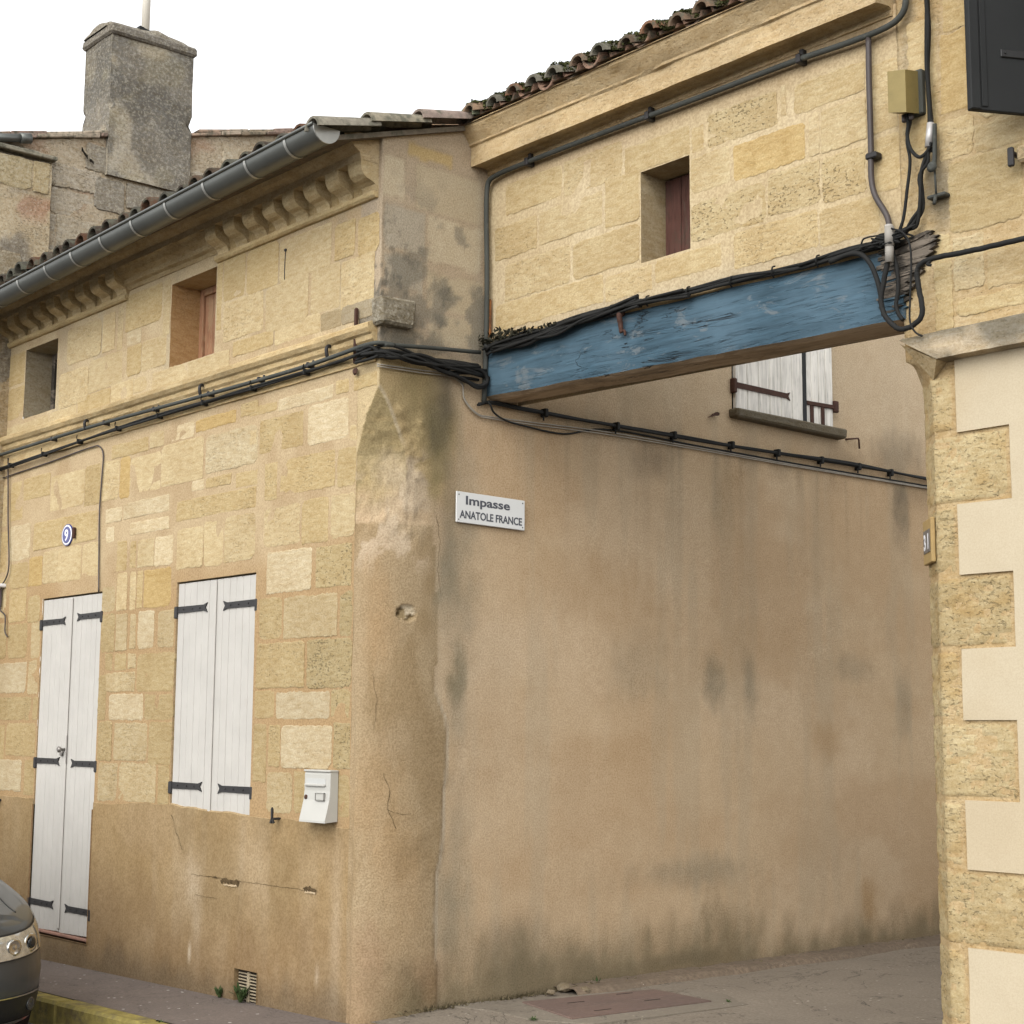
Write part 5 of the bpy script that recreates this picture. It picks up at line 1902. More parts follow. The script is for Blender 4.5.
mb.quad((-4.94, -.30, -.4), (-4.94, .0, -.4), (-4.94, .0, 4.3), (-4.94, -.30, 4.3), 0, (.42, .34, .22, .4))
for (ya, yb, za, zb, c) in ((-.29, .10, 5.86, 6.12, (.43, .37, .24)), (.115, .25, 5.86, 6.12, (.45, .38, .24)), (-.29, .05, 5.05, 5.32, (.31, .27, .2)), (-.29, .25, 4.70, 5.0, (.42, .36, .25))):
    stone(mb, ya, yb, za, zb, 2, lambda u, zz, o: (-4.94+o, u, zz), 0, rgb=c, pit=.5, rough=.01, h=.014, rnd=gr)
mb.build('front_wall', M_STONE_OLD, neigh)

mb = MB()      # roof slope behind the verge, verge tiles and the pier coping
mb.quad((-12, -.5, gz(-.5)), (-5.0, -.5, gz(-.5)), (-5.0, 9, gz(9)), (-12, 9, gz(9)), 0, (.28, .2, .13, 0))
y = -.40
while y < 4.4:
    w = gr.uniform(.20, .34)
    if CH[2]-.25 < y < CH[2]:
        w = CH[2]-y
    if CH[2]-.001 <= y < CH[3]:
        y = CH[3]
    c = gr.choice([(.36, .26, .19, 0), (.30, .24, .17, 0), (.40, .33, .25, 0), (.28, .20, .16, 0)])
    for lay in (0, 1):
        T = lambda p, y=y: (p[0], p[1], p[2]+.27*(p[1]+.156))
        mb.box((-5.25, y+lay*.09, 6.245+.034*lay+gr.uniform(0, .006)), (-4.955-.03*lay+gr.uniform(-.015, .015), y+w-.006+lay*.09, 6.273+.034*lay+gr.uniform(0, .012)), bev=.006, jit=.003, col=c, xf=T)
    y += w
x = -5.3
while x > -8:
    yy = -.5
    while yy < 3.5:
        canal(mb, x, yy, gz(yy)+.03, yy+.42, gz(yy+.42)+.02, .085, .07, 1, tile_rgb(gr))
        yy += .38
    x -= .2
mb.box((-5.02, -.36, 6.155), (-4.90, .30, 6.185), bev=.006, jit=.003, col=(.32, .29, .22, 0))
mb.box((-5.02, -.36, 6.186), (-4.93, .16, 6.206), bev=.006, jit=.003, col=(.36, .33, .26, 0))
mb.build('roof', M_TILE, neigh)

# chimney stack
mb = MB()


def face_sheet(mb, u0, u1, z0, z1, fn, sd):
    def cf(U, V):
        C = rgba(U.shape, (.215, .208, .192), .7)
        mixc(C, (.42, .39, .325), sstep(.50, .60, fbm(U*2.6+sd, V*2.2, 171, 5))*.85)
        mixc(C, (.115, .112, .105), sstep(.50, .62, fbm(U*2.2+sd, V*1.7+4, 173, 5))*.7)
        mixc(C, (.36, .33, .20), sstep(.60, .68, fbm(U*5+sd, V*5, 175, 4))*.2)
        for zz in (6.50, 6.78, 7.06, 7.30):
            mixc(C, (.16, .145, .12), sstep(.012, .004, np.abs(V-zz-(fbm(U*4+sd, V*0, 177, 3)-.5)*.03))*.55)
        return C
    sheet(mb, np.arange(u0, u1+.001, (u1-u0)/24), np.arange(z0, z1, .035), fn, cf, (),
          lambda u, v: (fbm(u*4+sd, v*4, 179, 4)-.5)*.022-.05*np.exp(-((v-6.80)/.035)**2)*sstep(.055, 0, np.minimum(u-u0, u1-u)))


face_sheet(mb, CH[2], CH[3], 6.17, 7.45, lambda u, v, o: (CH[1]+.045+o, u, v), 1)
face_sheet(mb, CH[0], CH[1]+.045, 6.17, 7.45, lambda u, v, o: (u, CH[2]-o, v), 5)
face_sheet(mb, CH[0], CH[1]+.045, 6.0, 7.45, lambda u, v, o: (u, CH[3]+o, v), 9)
face_sheet(mb, CH[2], CH[3], 6.0, 7.45, lambda u, v, o: (CH[0]-o, u, v), 13)
chim = mb.build('chimney', M_STONE_OLD, neigh)
mb = MB()
n = 16
for (z0, z1, g0, g1) in ((7.42, 7.51, .028, .028),):
    mb.box((CH[0]-g0, CH[2]-g0, z0), (CH[1]+g0+.045, CH[3]+g0, z1), bev=.018, jit=.006, col=(.19, .18, .165, .8))
rows = []
for k in range(7):          # rough mortar flaunching on top
    t = k/6
    g = .035*(1-t)-.22*t*t
    zz = 7.497+.12*math.sin(t*1.5)
    ring = []
    for q in range(28):
        a = 2*math.pi*q/28
        cx_, cy_ = (CH[0]+CH[1])/2, (CH[2]+CH[3])/2
        ax, ay = (CH[1]-CH[0])/2+g, (CH[3]-CH[2])/2+g
        ca, sa = math.cos(a), math.sin(a)
        m_ = max(abs(ca), abs(sa))
        ring.append(mb.vert((cx_+max(ax, .03)*ca/m_, cy_+max(ay, .1)*sa/m_, zz+(float(fbm(cx_*3+ca*2+5, sa*2+5, 181, 4))-.5)*.12*(t > 0)), (.22, .205, .175, .9)))
    rows.append(ring)
for a, b in zip(rows, rows[1:]):
    for q in range(28):
        j = (q+1) % 28
        mb.face((a[q], a[j], b[j], b[q]))
mb.face(rows[-1])
mb.build('chimney_cap', M_STONE_OLD, chim)
mb = MB()
mb.box((CH[1]-.20, 1.05, 7.585), (CH[1]-.02, 1.27, 5.915), bev=.006, xf=lambda p: (p[0], p[1], p[2]-.22*(p[1]-1.1)))
mb.build('loose_slate', M_SHUT_DARK, chim)
mb = MB()
mb.lathe([(.036, 7.55), (.036, 8.55), (.030, 8.55)], (CH[1]-.21, 1.20, 0), (0, 0, 1), 18)
mb.build('flue_pipe', mat_simple('pale flue', (.62, .58, .50), .6, .3, var=.1), chim)
mb = MB()          # end of the neighbour's eaves pipe
mb.tube([(-5.1, -.36, 6.20), (-4.93, -.20, 6.235), (-4.90, .0, 6.272)], .034, 12, smooth_path=False)
mb.lathe([(.034, 0), (.042, .0), (.042, .09), (.034, .09), (.02, .085)], (-4.90, -.03, 6.265), (0, .95, .18), 14)
mb.build('eaves_pipe', M_ZINC, neigh)

# ------------------------------------------------------------------ signs, boxes and small fittings


def text_mesh(body, size, offset=0.0, sx=1.0):
    cu = bpy.data.curves.new('lettering', 'FONT')
    cu.body = body
    cu.size = size
    cu.offset = offset
    cu.extrude = 0.0006
    cu.resolution_u = 4
    cu.align_x = 'CENTER'
    ob = bpy.data.objects.new('lettering', cu)
    COL.objects.link(ob)
    bpy.context.view_layer.update()
    me = bpy.data.meshes.new_from_object(ob.evaluated_get(bpy.context.evaluated_depsgraph_get()))
    bpy.data.objects.remove(ob)
    bpy.data.curves.remove(cu)
    for v in me.vertices:
        v.co.x *= sx
    return me


def letters(name, body, size, mat, fn, parent, offset=0.0, width=None):
    me = text_mesh(body, size, offset)
    xs_ = [v.co.x for v in me.vertices]
    w = max(xs_)-min(xs_)
    mid = (max(xs_)+min(xs_))/2
    k = width/w if width else 1
    for v in me.vertices:
        v.co = Vector(fn((v.co.x-mid)*k, v.co.y, v.co.z))
    me.materials.clear()
    me.materials.append(mat)
    me.name = name
    o = bpy.data.objects.new(name, me)
    COL.objects.link(o)
    o.parent = parent
    o.matrix_parent_inverse = Matrix.Translation(parent.location).inverted()
    return o


# street name plate on the alley wall
sg = empty('street_sign', (0, .81, 2.72))
tag(sg, 'white rectangular street name plate reading Impasse ANATOLE FRANCE on the alley wall', 'sign')
S0, S1 = .548, 1.071


def sgz(y, z):       # the plate hangs very slightly out of level
    return z-.012*(y-.81)


mb = MB()
mb.box((.012, S0, 2.727), (.022, S1, 2.906), bev=.003, xf=lambda p: (p[0], p[1], sgz(p[1], p[2])))
mb.build('plate', M_SIGN, sg)
letters('lettering', 'Impasse', .070, M_INK, lambda a, b, c: (.0226+c, .785+a, sgz(.785+a, 2.836+b)), sg, .0016, .335)
letters('lettering', 'ANATOLE FRANCE', .062, M_INK, lambda a, b, c: (.0226+c, .810+a, sgz(.81+a, 2.755+b)), sg, .0014, .475)
for (y, z) in ((S0+.018, 2.888), (S1-.018, 2.888), (S0+.018, 2.744), (S1-.018, 2.744)):
    mb = MB()
    mb.lathe([(.0045, 0), (.004, .0015), (.001, .002)], (.022, y, sgz(y, z)), (1, 0, 0), 8)
    mb.build('screw', M_CONDUIT, sg)

# house number
hn = empty('house_number', (-3.772, -.02, 2.94))
tag(hn, 'small round blue enamel house number plate with a white 9 above the door', 'sign')
cxn, czn = -3.772, 2.941


def disc(mb, r, y0, y1, fz=1.0, seg=32):
    a = [mb.vert((cxn+r*math.cos(t), y0, czn+r*fz*math.sin(t))) for t in [2*math.pi*k/seg for k in range(seg)]]
    b = [mb.vert((cxn+(r-.003)*math.cos(t), y1, czn+(r-.003)*fz*math.sin(t))) for t in [2*math.pi*k/seg for k in range(seg)]]
    for k in range(seg):
        j = (k+1) % seg
        mb.face((a[k], a[j], b[j], b[k]))
    mb.face(b)


mb = MB()
disc(mb, .088, -.006, -.013, .92)
mb.build('rim', M_ENAMEL_BLUE, hn)
mb = MB()
disc(mb, .079, -.0135, -.0150, .92)
mb.build('white_ring', M_ENAMEL_WHITE, hn)
mb = MB()
disc(mb, .067, -.0155, -.0170, .92)
mb.build('plate', M_ENAMEL_BLUE, hn)
letters('lettering', '9', .115, M_ENAMEL_WHITE, lambda a, b, c: (cxn+a, -.0175-c, czn-.041+b), hn, .002, .058)
mb = MB()
mb.box((-3.664, -.03, 2.905), (-3.636, -.008, 2.985), bev=.005)
tag(mb.build('wall_bracket', M_RUST), 'short dark iron stub beside the blue number plate', 'bracket')

M_TILEGREY = mat_simple('grey brown enamel', (.13, .115, .10), .5, .3, var=.2)
# number plaque on the chamfer of the right-hand corner
pq = empty('number_plaque', (2.99, .86, 2.28))
tag(pq, 'narrow ochre plaque with two number tiles on the right-hand quoins', 'sign')
pc = Vector((2.99-.004, .86-.004, 2.389))
pt = Vector((1, -1, 0)).normalized()
pn = Vector((-1, -1, 0)).normalized()


def PQ(a, b, c):
    return tuple(pc+pt*a+pn*(.014+c)+Vector((0, 0, b)))


mb = MB()
mb.box((-.094, -.008, -.098), (.090, .012, .100), bev=.004, xf=lambda p: PQ(p[0], p[2], p[1]))
mb.build('plate', M_PLAQUE, pq)
for (a0, a1, ch) in ((-.070, -.004, '3'), (.008, .068, '1')):
    mb = MB()
    mb.box((a0, .012, -.050), (a1, .016, .052), bev=.002, xf=lambda p: PQ(p[0], p[2], p[1]))
    t = mb.build('number_tile', M_TILEGREY, pq)
    letters('lettering', ch, .095, M_ENAMEL_WHITE, lambda a, b, c, a0=a0, a1=a1: PQ((a0+a1)/2+a, -.034+b, .0165+c), t, .0025)

# mailbox
mbx = empty('mailbox', (-.44, -.03, 1.05))
tag(mbx, 'white steel mailbox with a flared lower front fixed to the stone near the corner', 'mailbox')
prof = [(.004, 1.050), (.088, 1.043), (.087, 1.055), (.060, 1.165), (.055, 1.215), (.055, 1.305), (.048, 1.322), (.004, 1.322)]
mb = MB()
mb.prism(prof, lambda p, t: (-.556 if t == 0 else -.305, -p[0], p[1]))
mb.build('box_body', M_MAILBOX, mbx)
mb = MB()
mb.box((-.560, -.062, 1.318), (-.301, -.003, 1.329), bev=.003)
mb.build('box_lid', M_MAILBOX, mbx)
mb = MB()
mb.box((-.540, -.0565, 1.243), (-.352, -.0545, 1.282))
sl = mb.build('letter_slot', mat_simple('grey slot', (.42, .42, .40), .5, .3, var=.05, bumpd=0), mbx)
mb = MB()
mb.box((-.543, -.068, 1.239), (-.350, -.055, 1.252), bev=.003)
mb.build('slot_flap', M_MAILBOX, sl)
mb = MB()
mb.lathe([(.013, 0), (.013, .006), (.009, .008)], (-.545+.012, -.058, 1.178), (0, -1, 0), 14)
mb.build('lock', M_RUST, mbx)
mb = MB()
mb.box((-.425, -.0685, 1.165), (-.352, -.058, 1.200), bev=.002, col=(1, 1, 1, 0))
npl = mb.build('name_plate', M_MAILBOX, mbx)
mb = MB()
for q in ((-.430, -.347, 1.200, 1.2035), (-.430, -.347, 1.161, 1.1645), (-.430, -.4265, 1.161, 1.2035), (-.3505, -.347, 1.161, 1.2035)):
    mb.box((q[0], -.071, q[2]), (q[1], -.058, q[3]))
mb.build('frame', mat_simple('grey frame', (.24, .23, .21), .6, .2, var=.1, bumpd=0), npl)

# shutter dog below the window, wall hooks and pegs
dog = MB()
dog.box((-.893, -.05, 1.035), (-.873, .0, 1.048), bev=.003)
dog.prism([(-.006, 0), (.006, 0), (.009, .05), (.0, .062), (-.009, .05)], lambda p, t: (-.883+p[0], -.05-.010*t, 1.045+p[1]))
dog.prism([(-.020, -.028), (-.004, -.03), (.006, 0), (-.006, 0)], lambda p, t: (-.883+p[0], -.05-.010*t, 1.045+p[1]))
dog.prism([(.024, -.024), (.012, -.03), (-.004, 0), (.008, 0)], lambda p, t: (-.883+p[0], -.05-.010*t, 1.045+p[1]))
tag(dog.build('shutter_dog', M_IRON), 'small black iron shutter dog on the plinth line beside the mailbox', 'shutter dog')
dog2 = MB()
dog2.box((-4.76, -.06, 1.000), (-4.70, .0, 1.018), bev=.004)
dog2.lathe([(.016, 0), (.016, .012), (.008, .016)], (-4.70, -.055, 1.009), (0, -1, 0), 10)
tag(dog2.build('shutter_dog', M_IRON), 'small black iron shutter dog left of the white door', 'shutter dog')

for (x, z, lb) in ((-3.467, 3.712, 'rusty hook above the grey conduit, the one farthest left over the door'), (-1.857, 3.712, 'rusty hook above the grey conduit, over the shuttered street window'),
                   (-.432, 3.712, 'rusty hook above the grey conduit, the one nearest the corner')):
    mb = MB()
    mb.tube([(x, .0, z+.028), (x, -.045, z+.028), (x+.006, -.062, z+.012), (x+.004, -.058, z-.026), (x+.002, -.05, z-.04)], .011, 8)
    mb.box((x-.020, -.022, z+.010), (x+.020, -.012, z+.042), bev=.004)
    tag(mb.build('wall_hook', M_IRON), lb, 'hook', 'hooks along the ledge')
mb = MB()
mb.box((-.985, -.012, 4.435), (-.965, .003, 4.452), bev=.004)
mb.tube([(-.976, -.003, 4.44), (-.980, -.004, 4.35), (-.980, -.003, 4.26)], .003, 6)
tag(mb.build('wall_peg', M_IRON), 'tiny iron peg with a rust streak under the right modillions', 'peg')
mb = MB()
mb.prism([(-.05, -.03), (-.01, -.006), (.03, .018), (.05, .014), (.048, -.004), (.02, -.006)], lambda p, t: (.012+.02*t, 2.75+p[0], 3.655+p[1]))
mb.tube([(.0, 2.76, 3.655), (.03, 2.76, 3.655)], .006, 6)
tag(mb.build('wall_hook', M_RUST), 'flat rusty iron catch on the alley wall left of the old shutters', 'hook')
mb = MB()
mb.tube([(.0, 4.205, 3.668), (.03, 4.21, 3.668), (.032, 4.315, 3.685), (.032, 4.322, 3.675), (.032, 4.328, 3.610)], .007, 6, smooth_path=False)
tag(mb.build('wall_hook', M_RUST), 'bent rusty wire hook on the alley wall right of the window sill', 'hook')

# junction box high on the right
jb = empty('junction_box', (2.99, YC, 4.36))
tag(jb, 'ochre enamelled junction box with rust spots high above the beam end', 'junction box')
mb = MB()
mb.prism([(2.955, 4.325), (3.050, 4.300), (3.050, 4.500), (2.955, 4.520)], lambda p, t: (p[0], YC-.03-.10*(1-t), p[1]+.02*t))
mb.v = [(v[0], v[1], v[2]) for v in mb.v]
mb.build('box_cover', M_YELLOWBOX, jb)
mb = MB()
mb.box((2.962, YC-.032, 4.318), (3.068, YC+.005, 4.53), bev=.006)
mb.build('box_back', M_CONDUIT, jb)
for x in (2.990, 3.028):
    mb = MB()
    mb.lathe([(.012, 0), (.012, .03), (.008, .035)], (x, YC-.06, 4.322), (0, 0, -1), 10)
    mb.build('cable_gland', M_BROWNPIPE, jb)

# ------------------------------------------------------------------ cables and conduits


def clip(mb_fn, name, mat, parent):
    mb = MB()
    mb_fn(mb)
    return mb.build(name, mat, parent)


def along(path, ts):
    L = [0]
    P = [Vector(p) for p in path]
    for a, b in zip(P, P[1:]):
        L.append(L[-1]+(b-a).length)
    out = []
    for t in ts:
        d = t*L[-1]
        for i in range(len(P)-1):
            if d <= L[i+1]+1e-6:
                k = (d-L[i])/max(L[i+1]-L[i], 1e-6)
                out.append(P[i]+(P[i+1]-P[i])*k)
                break
    return out


def strands(mb, path, n, spread, r, seed, sub=5, flat=None):
    sr = random.Random(seed)
    for k in range(n):
        off = [Vector((sr.gauss(0, spread), sr.gauss(0, spread), sr.gauss(0, spread))) for _ in path]
        ph = sr.uniform(0, 6.28)
        pts = []
        for i, p in enumerate(path):
            o = off[i]*.6+Vector((0, math.sin(ph+i*1.3)*spread*.5, math.cos(ph+i*1.3)*spread))
            pts.append(Vector(p)+o)
        mb.tube(pts, r*sr.uniform(.75, 1.15), 7, sub=sub)


corner = [(-.04, -.055, 3.676), (.035, -.03, 3.678), (.055, .06, 3.676)]
path = P_CONDUIT[:-1]+[(-.24, -.05, 3.672)]+corner+P_CONDUIT_B
mb = MB()
mb.tube([p for p in path if p[0] > -7], .0125, 10)
cd = mb.build('conduit', M_CONDUIT)
tag(cd, 'straight grey conduit running along the stone frieze and turning the left corner', 'conduit')
for p in along(P_CONDUIT, (.2, .36, .50, .62, .74, .84, .93)):
    clip(lambda m: (m.box((p.x-.009, p.y-.016, p.z-.017), (p.x+.009, -.012, p.z+.016), bev=.004), m.box((p.x-.008, -.024, p.z+.012), (p.x+.008, -.012, p.z+.034), bev=.003)), 'pipe_clip', M_IRON, cd)

path = P_BUNDLE+[(-.13, -.055, 3.628), (-.02, -.05, 3.625), (.045, .0, 3.622), (.06, .10, 3.612)]+P_BUNDLE_B
mb = MB()
strands(mb, path, 4, .0055, .0085, 5)
strands(mb, [(-.12, -.05, 3.625)]+[(-.01, -.045, 3.63), (.05, .02, 3.628), (.055, .2, 3.625), (.055, .45, 3.61), (.05, .70, 3.60)], 9, .022, .010, 6)
# slack loop at the end of the wall
mb.tube([(.05, .40, 3.635), (.06, .60, 3.640), (.065, .71, 3.615), (.065, .735, 3.57), (.06, .69, 3.535), (.055, .60, 3.545), (.05, .45, 3.59)], .013, 8)
mb.tube([(.05, .30, 3.60), (.06, .55, 3.560), (.06, .66, 3.520), (.06, .73, 3.545), (.05, .76, 3.60)], .010, 8)
cb = mb.build('cable_bundle', M_CABLE)
tag(cb, 'twisted black cable bundle below the grey conduit, tangled at the left corner', 'cable')
for p in along(P_BUNDLE, (.24, .34, .44, .54, .64, .74, .84, .94)):
    clip(lambda m: (m.box((p.x-.008, p.y-.019, p.z-.018), (p.x+.008, p.y+.03, p.z+.018), bev=.004), m.tube([(p.x, p.y-.02, p.z+.02), (p.x+.02, p.y-.028, p.z+.04)], .004, 6)), 'cable_tie', M_CABLE, cb)

mb = MB()
mb.tube(P_WHITE, .0042, 6)
mb.tube([(p[0]+.002, p[1], p[2]-.012-.004*math.sin(i)) for i, p in enumerate(P_WHITE)], .0038, 6)
tag(mb.build('telephone_wire', M_WHITEWIRE), 'pair of thin pale wires under the black cables on the alley wall', 'wire')

mb = MB()
strands(mb, P_ALLEY, 4, .0065, .009, 8)
ac = mb.build('cable_bundle', M_CABLE)
tag(ac, 'black cable bundle sagging along the rendered alley wall under the old window', 'cable')
ex = P_ALLEY[1:-1]
for p in along(ex, (.10, .24, .36, .49, .60, .71, .81, .90)):
    clip(lambda m: (m.box((.0, p.y-.014, p.z-.026), (p.x+.020, p.y+.014, p.z+.026), bev=.005), m.box((p.x, p.y-.022, p.z-.05), (p.x+.008, p.y-.010, p.z-.012), bev=.002)), 'cable_tie', M_CABLE, ac)
mb = MB()
mb.tube([(.01, .755, 3.47), (.05, .77, 3.44), (.045, .80, 3.40), (.035, .90, 3.365), (.02, 1.1, 3.352), (.012, 1.4, 3.350)]+[(p[0]-.003, p[1], p[2]+.012) for p in P_WHITE[8:]], .006, 7)
tag(mb.build('cable', M_CABLE), 'single slack black cable dipping from the left beam end onto the alley wall', 'cable')

mb = MB()
mb.tube([p for p in P_DOORWIRE if p[0] > -6], .0052, 7)
tag(mb.build('door_wire', M_BROWNPIPE), 'thin dark wire dropping down the stone to the right of the number 9', 'wire')
mb = MB()
mb.tube(P_LEFTWIRE, .0055, 7)
lw = mb.build('door_wire', M_BROWNPIPE)
tag(lw, 'thin dark wire with a white insulator at the left edge of the stone front', 'wire')
q = P_LEFTWIRE[4]
mb = MB()
mb.box((q[0]-.05, -.06, q[2]-.012), (q[0]+.045, .0, q[2]+.016), bev=.006)
mb.lathe([(.018, 0), (.022, .02), (.014, .05)], (q[0]-.02, -.05, q[2]), (0, -1, 0), 12)
mb.build('insulator', M_ENAMEL_WHITE, lw)
mb = MB()
mb.box((q[0]-.06, -.05, q[2]-.16), (q[0]-.012, -.005, q[2]-.02), bev=.01)
mb.build('fuse_box', mat_simple('oxide red', (.12, .03, .025), .6, .3, var=.3), lw)

mb = MB()
mb.tube(P_CCOND, .0150, 10)
cc_ = mb.build('conduit', M_CONDUIT)
tag(cc_, 'grey conduit climbing the inner corner and following the cornice above the little window', 'conduit')
for i, p in enumerate(along(P_CCOND[5:12], (.10, .45, .82))):
    clip(lambda m: (m.box((p.x-.014, p.y-.022, p.z-.024), (p.x+.014, YC, p.z+.022), bev=.004), m.box((p.x-.014, YC-.035, p.z+.016), (p.x+.012, YC, p.z+.055), bev=.005)), 'pipe_clip', M_IRON, cc_)
mb = MB()
mb.box((.03, YC-.030, 3.83), (.062, YC-.012, 4.07), bev=.005, jit=.004)
tag(mb.build('rusty_plate', mat_simple('bright rust', (.22, .09, .03), .9, .1, var=.5, scale=25, dirt=((.05, .035, .03), 14, .5, .8))), 'rusted strip of iron beside the conduit in the inner corner', 'iron strip')

mb = MB()
mb.tube(P_DROP, .014, 10)
dr = mb.build('conduit', M_BROWNPIPE)
tag(dr, 'brown conduit dropping from the cornice to the knot of cables over the beam end', 'conduit')
mb = MB()
p = P_DROP[2]
mb.box((p[0]-.022, p[1]-.02, p[2]-.24), (p[0]+.040, YC-.004, p[2]-.21), bev=.006)
mb.build('pipe_clip', M_IRON, dr)
mb = MB()
a, b = Vector(P_DROP[-1]), Vector(P_DROP[-1])+Vector((.006, -.012, -.085))
mb.tube([a+Vector((0, 0, .045)), b], .019, 12, smooth_path=False)
mb.build('sleeve', mat_simple('grey plastic sleeve', (.36, .34, .31), .5, .4, var=.1), dr)

mb = MB()
strands(mb, P_BEAMTOP[1:12], 7, .012, .0085, 12)
strands(mb, P_BEAMTOP[8:], 5, .011, .008, 14)
strands(mb, [(p[0], p[1]-.004, p[2]+.004) for p in P_BEAMTOP[0:6]], 9, .020, .009, 15)
strands(mb, [(p[0], p[1]-.02, p[2]-.018) for p in P_BEAMTOP[1:7]], 4, .012, .008, 17)
for k in range(9):        # snarled ends where the bundle meets the left wall and the pole knot
    b = Vector(P_BEAMTOP[1+k % 3])
    mb.tube([b+Vector((random.uniform(-.04, .12), random.uniform(-.02, .02), random.uniform(-.03, .03))) for _ in range(6)], .007, 6)
for k in range(10):
    b = Vector(P_BEAMTOP[10])
    mb.tube([b+Vector((random.gauss(0, .055), random.uniform(-.05, .01), random.gauss(0, .02))) for _ in range(6)], .0045, 6)
bt = mb.build('cable_bundle', M_CABLE)
tag(bt, 'loose bundle of black cables lying along the top of the blue beam', 'cable')
for p in along(P_BEAMTOP[2:10], (.30, .42, .55, .68, .80, .92)):
    clip(lambda m: m.tube([p+Vector((-.008, 0, -.026)), p+Vector((0, -.026, -.012)), p+Vector((.006, -.026, .016)), p+Vector((.0, .0, .028))], .0045, 6), 'cable_tie', M_CABLE, bt)
# fallen ivy litter and old ties choking the left end
mb = MB()
lr = random.Random(40)
for k in range(260):
    t = abs(lr.gauss(0, .42))
    c = Vector((.02+min(t, 1)*.75, YC-.055+lr.uniform(-.03, .03), 3.815-.022*t+lr.gauss(0, .026*(1-min(t, .85)))))
    d = Vector((lr.gauss(0, 1), lr.gauss(0, 1), lr.gauss(0, 1))).normalized()*lr.uniform(.008, .022)
    e = d.orthogonal().normalized()*lr.uniform(.004, .012)
    i = [mb.vert(c-d), mb.vert(c+e), mb.vert(c+d*1.2), mb.vert(c-e)]
    mb.face(i)
    mb.face((i[0], i[2], i[1]))
db = mb.build('dead_leaves', mat_simple('dead leaf litter', (.05, .047, .032), .9, .1, var=.5, scale=30, bumpd=0))
tag(db, 'dry leaf litter caught among the cables at the left end of the beam', 'litter', kind='stuff')

mb = MB()
strands(mb, P_MAIN, 3, .006, .013, 16)
mc = mb.build('cable', M_CABLE)
tag(mc, 'thick black supply cable coming straight down beside the junction box', 'cable')
mb = MB()
a = Vector(P_MAIN[-2])
mb.tube([a+Vector((0, -.01, .01)), a+Vector((-.012, -.015, -.10))], .017, 12, smooth_path=False)
mb.build('sleeve', mat_simple('silver sleeve', (.48, .46, .44), .4, .5, .3, var=.15), mc)
mb = MB()
mb.tube([a+Vector((.02, -.01, 0)), a+Vector((.018, -.012, -.12)), a+Vector((.012, -.01, -.19))], .010, 8)
mb.tube([a+Vector((.012, -.01, -.18)), a+Vector((.018, -.012, -.32))], .005, 8, smooth_path=False)
mb.lathe([(.020, 0), (.026, .01), (.012, .02)], a+Vector((.012, -.02, -.20)), (0, -1, 0), 12)
mb.box((a.x-.035, YC-.05, a.z-.335), (a.x+.06, YC-.004, a.z-.318), bev=.005)
mb.tube([a+Vector((.014, -.01, -.33)), a+Vector((.012, -.02, -.37))], .008, 8)
tag(mb.build('tension_clamp', M_CONDUIT), 'grey wire tension clamp and bracket under the supply cable', 'clamp')

mb = MB()
mb.tube(P_LOOP+[(5.6, YC-.05, P_LOOP[-1][2]+.03), (9.6, YC-.05, P_LOOP[-1][2]+.06)], .0122, 10, wob=.0012)
lp = mb.build('cable', M_CABLE)
tag(lp, 'thick cable hanging in a U loop over the beam end, then running right', 'cable')
mb = MB()
a = Vector(P_LOOP[0])
mb.tube([a+Vector((.006, 0, .13)), a+Vector((.004, 0, .04))], .022, 12, smooth_path=False)
mb.tube([a+Vector((.004, 0, .05)), a+Vector((0, 0, -.035))], .0195, 12, smooth_path=False)
mb.build('sleeve', mat_simple('worn grey sleeve', (.27, .25, .22), .6, .3, var=.2), lp)
clip(lambda m: m.box((a.x-.022, a.y-.022, a.z+.045), (a.x+.024, a.y+.022, a.z+.055), bev=.003), 'cable_tie', M_CABLE, lp)
q = P_LOOP[14]
clip(lambda m: m.tube([(q[0]-.05, q[1], q[2]-.01), (q[0]-.045, q[1]-.03, q[2]-.03), (q[0]-.03, q[1]-.02, q[2]-.035)], .007, 6), 'cable_tie', M_CABLE, lp)
for (pth, r, lb) in ((P_LOOP2, .012, 'black cable curving off the top bundle into the U loop'), (P_LOOP3, .010, 'short black cable hanging behind the U loop over the rotten beam end'),
                     (P_THIN, .0045, 'very thin black wire hanging straight down inside the U loop'), (P_BOXA, .0085, 'black cable looping from the junction box to the supply cable'),
                     (P_BOXB, .0075, 'black cable dropping from the junction box to the knot of cables')):
    mb = MB()
    mb.tube(pth, r, 8)
    tag(mb.build('cable', M_CABLE), lb, 'cable')

mb = MB()     # old iron cramp driven into the beam
mb.tube([(1.160, YC-.03, 3.765), (1.163, YC-.055, 3.75), (1.165, YC-.05, 3.70), (1.168, YC-.045, 3.655)], .016, 8, rfn=lambda t: .018-.006*t, wob=.002)
mb.tube([(1.155, YC-.03, 3.67), (1.19, YC-.045, 3.66), (1.195, YC-.045, 3.635)], .007, 7)
tag(mb.build('iron_cramp', M_RUST), 'rusty iron cramp hanging over the face of the blue beam', 'cramp')

# ------------------------------------------------------------------ weeds


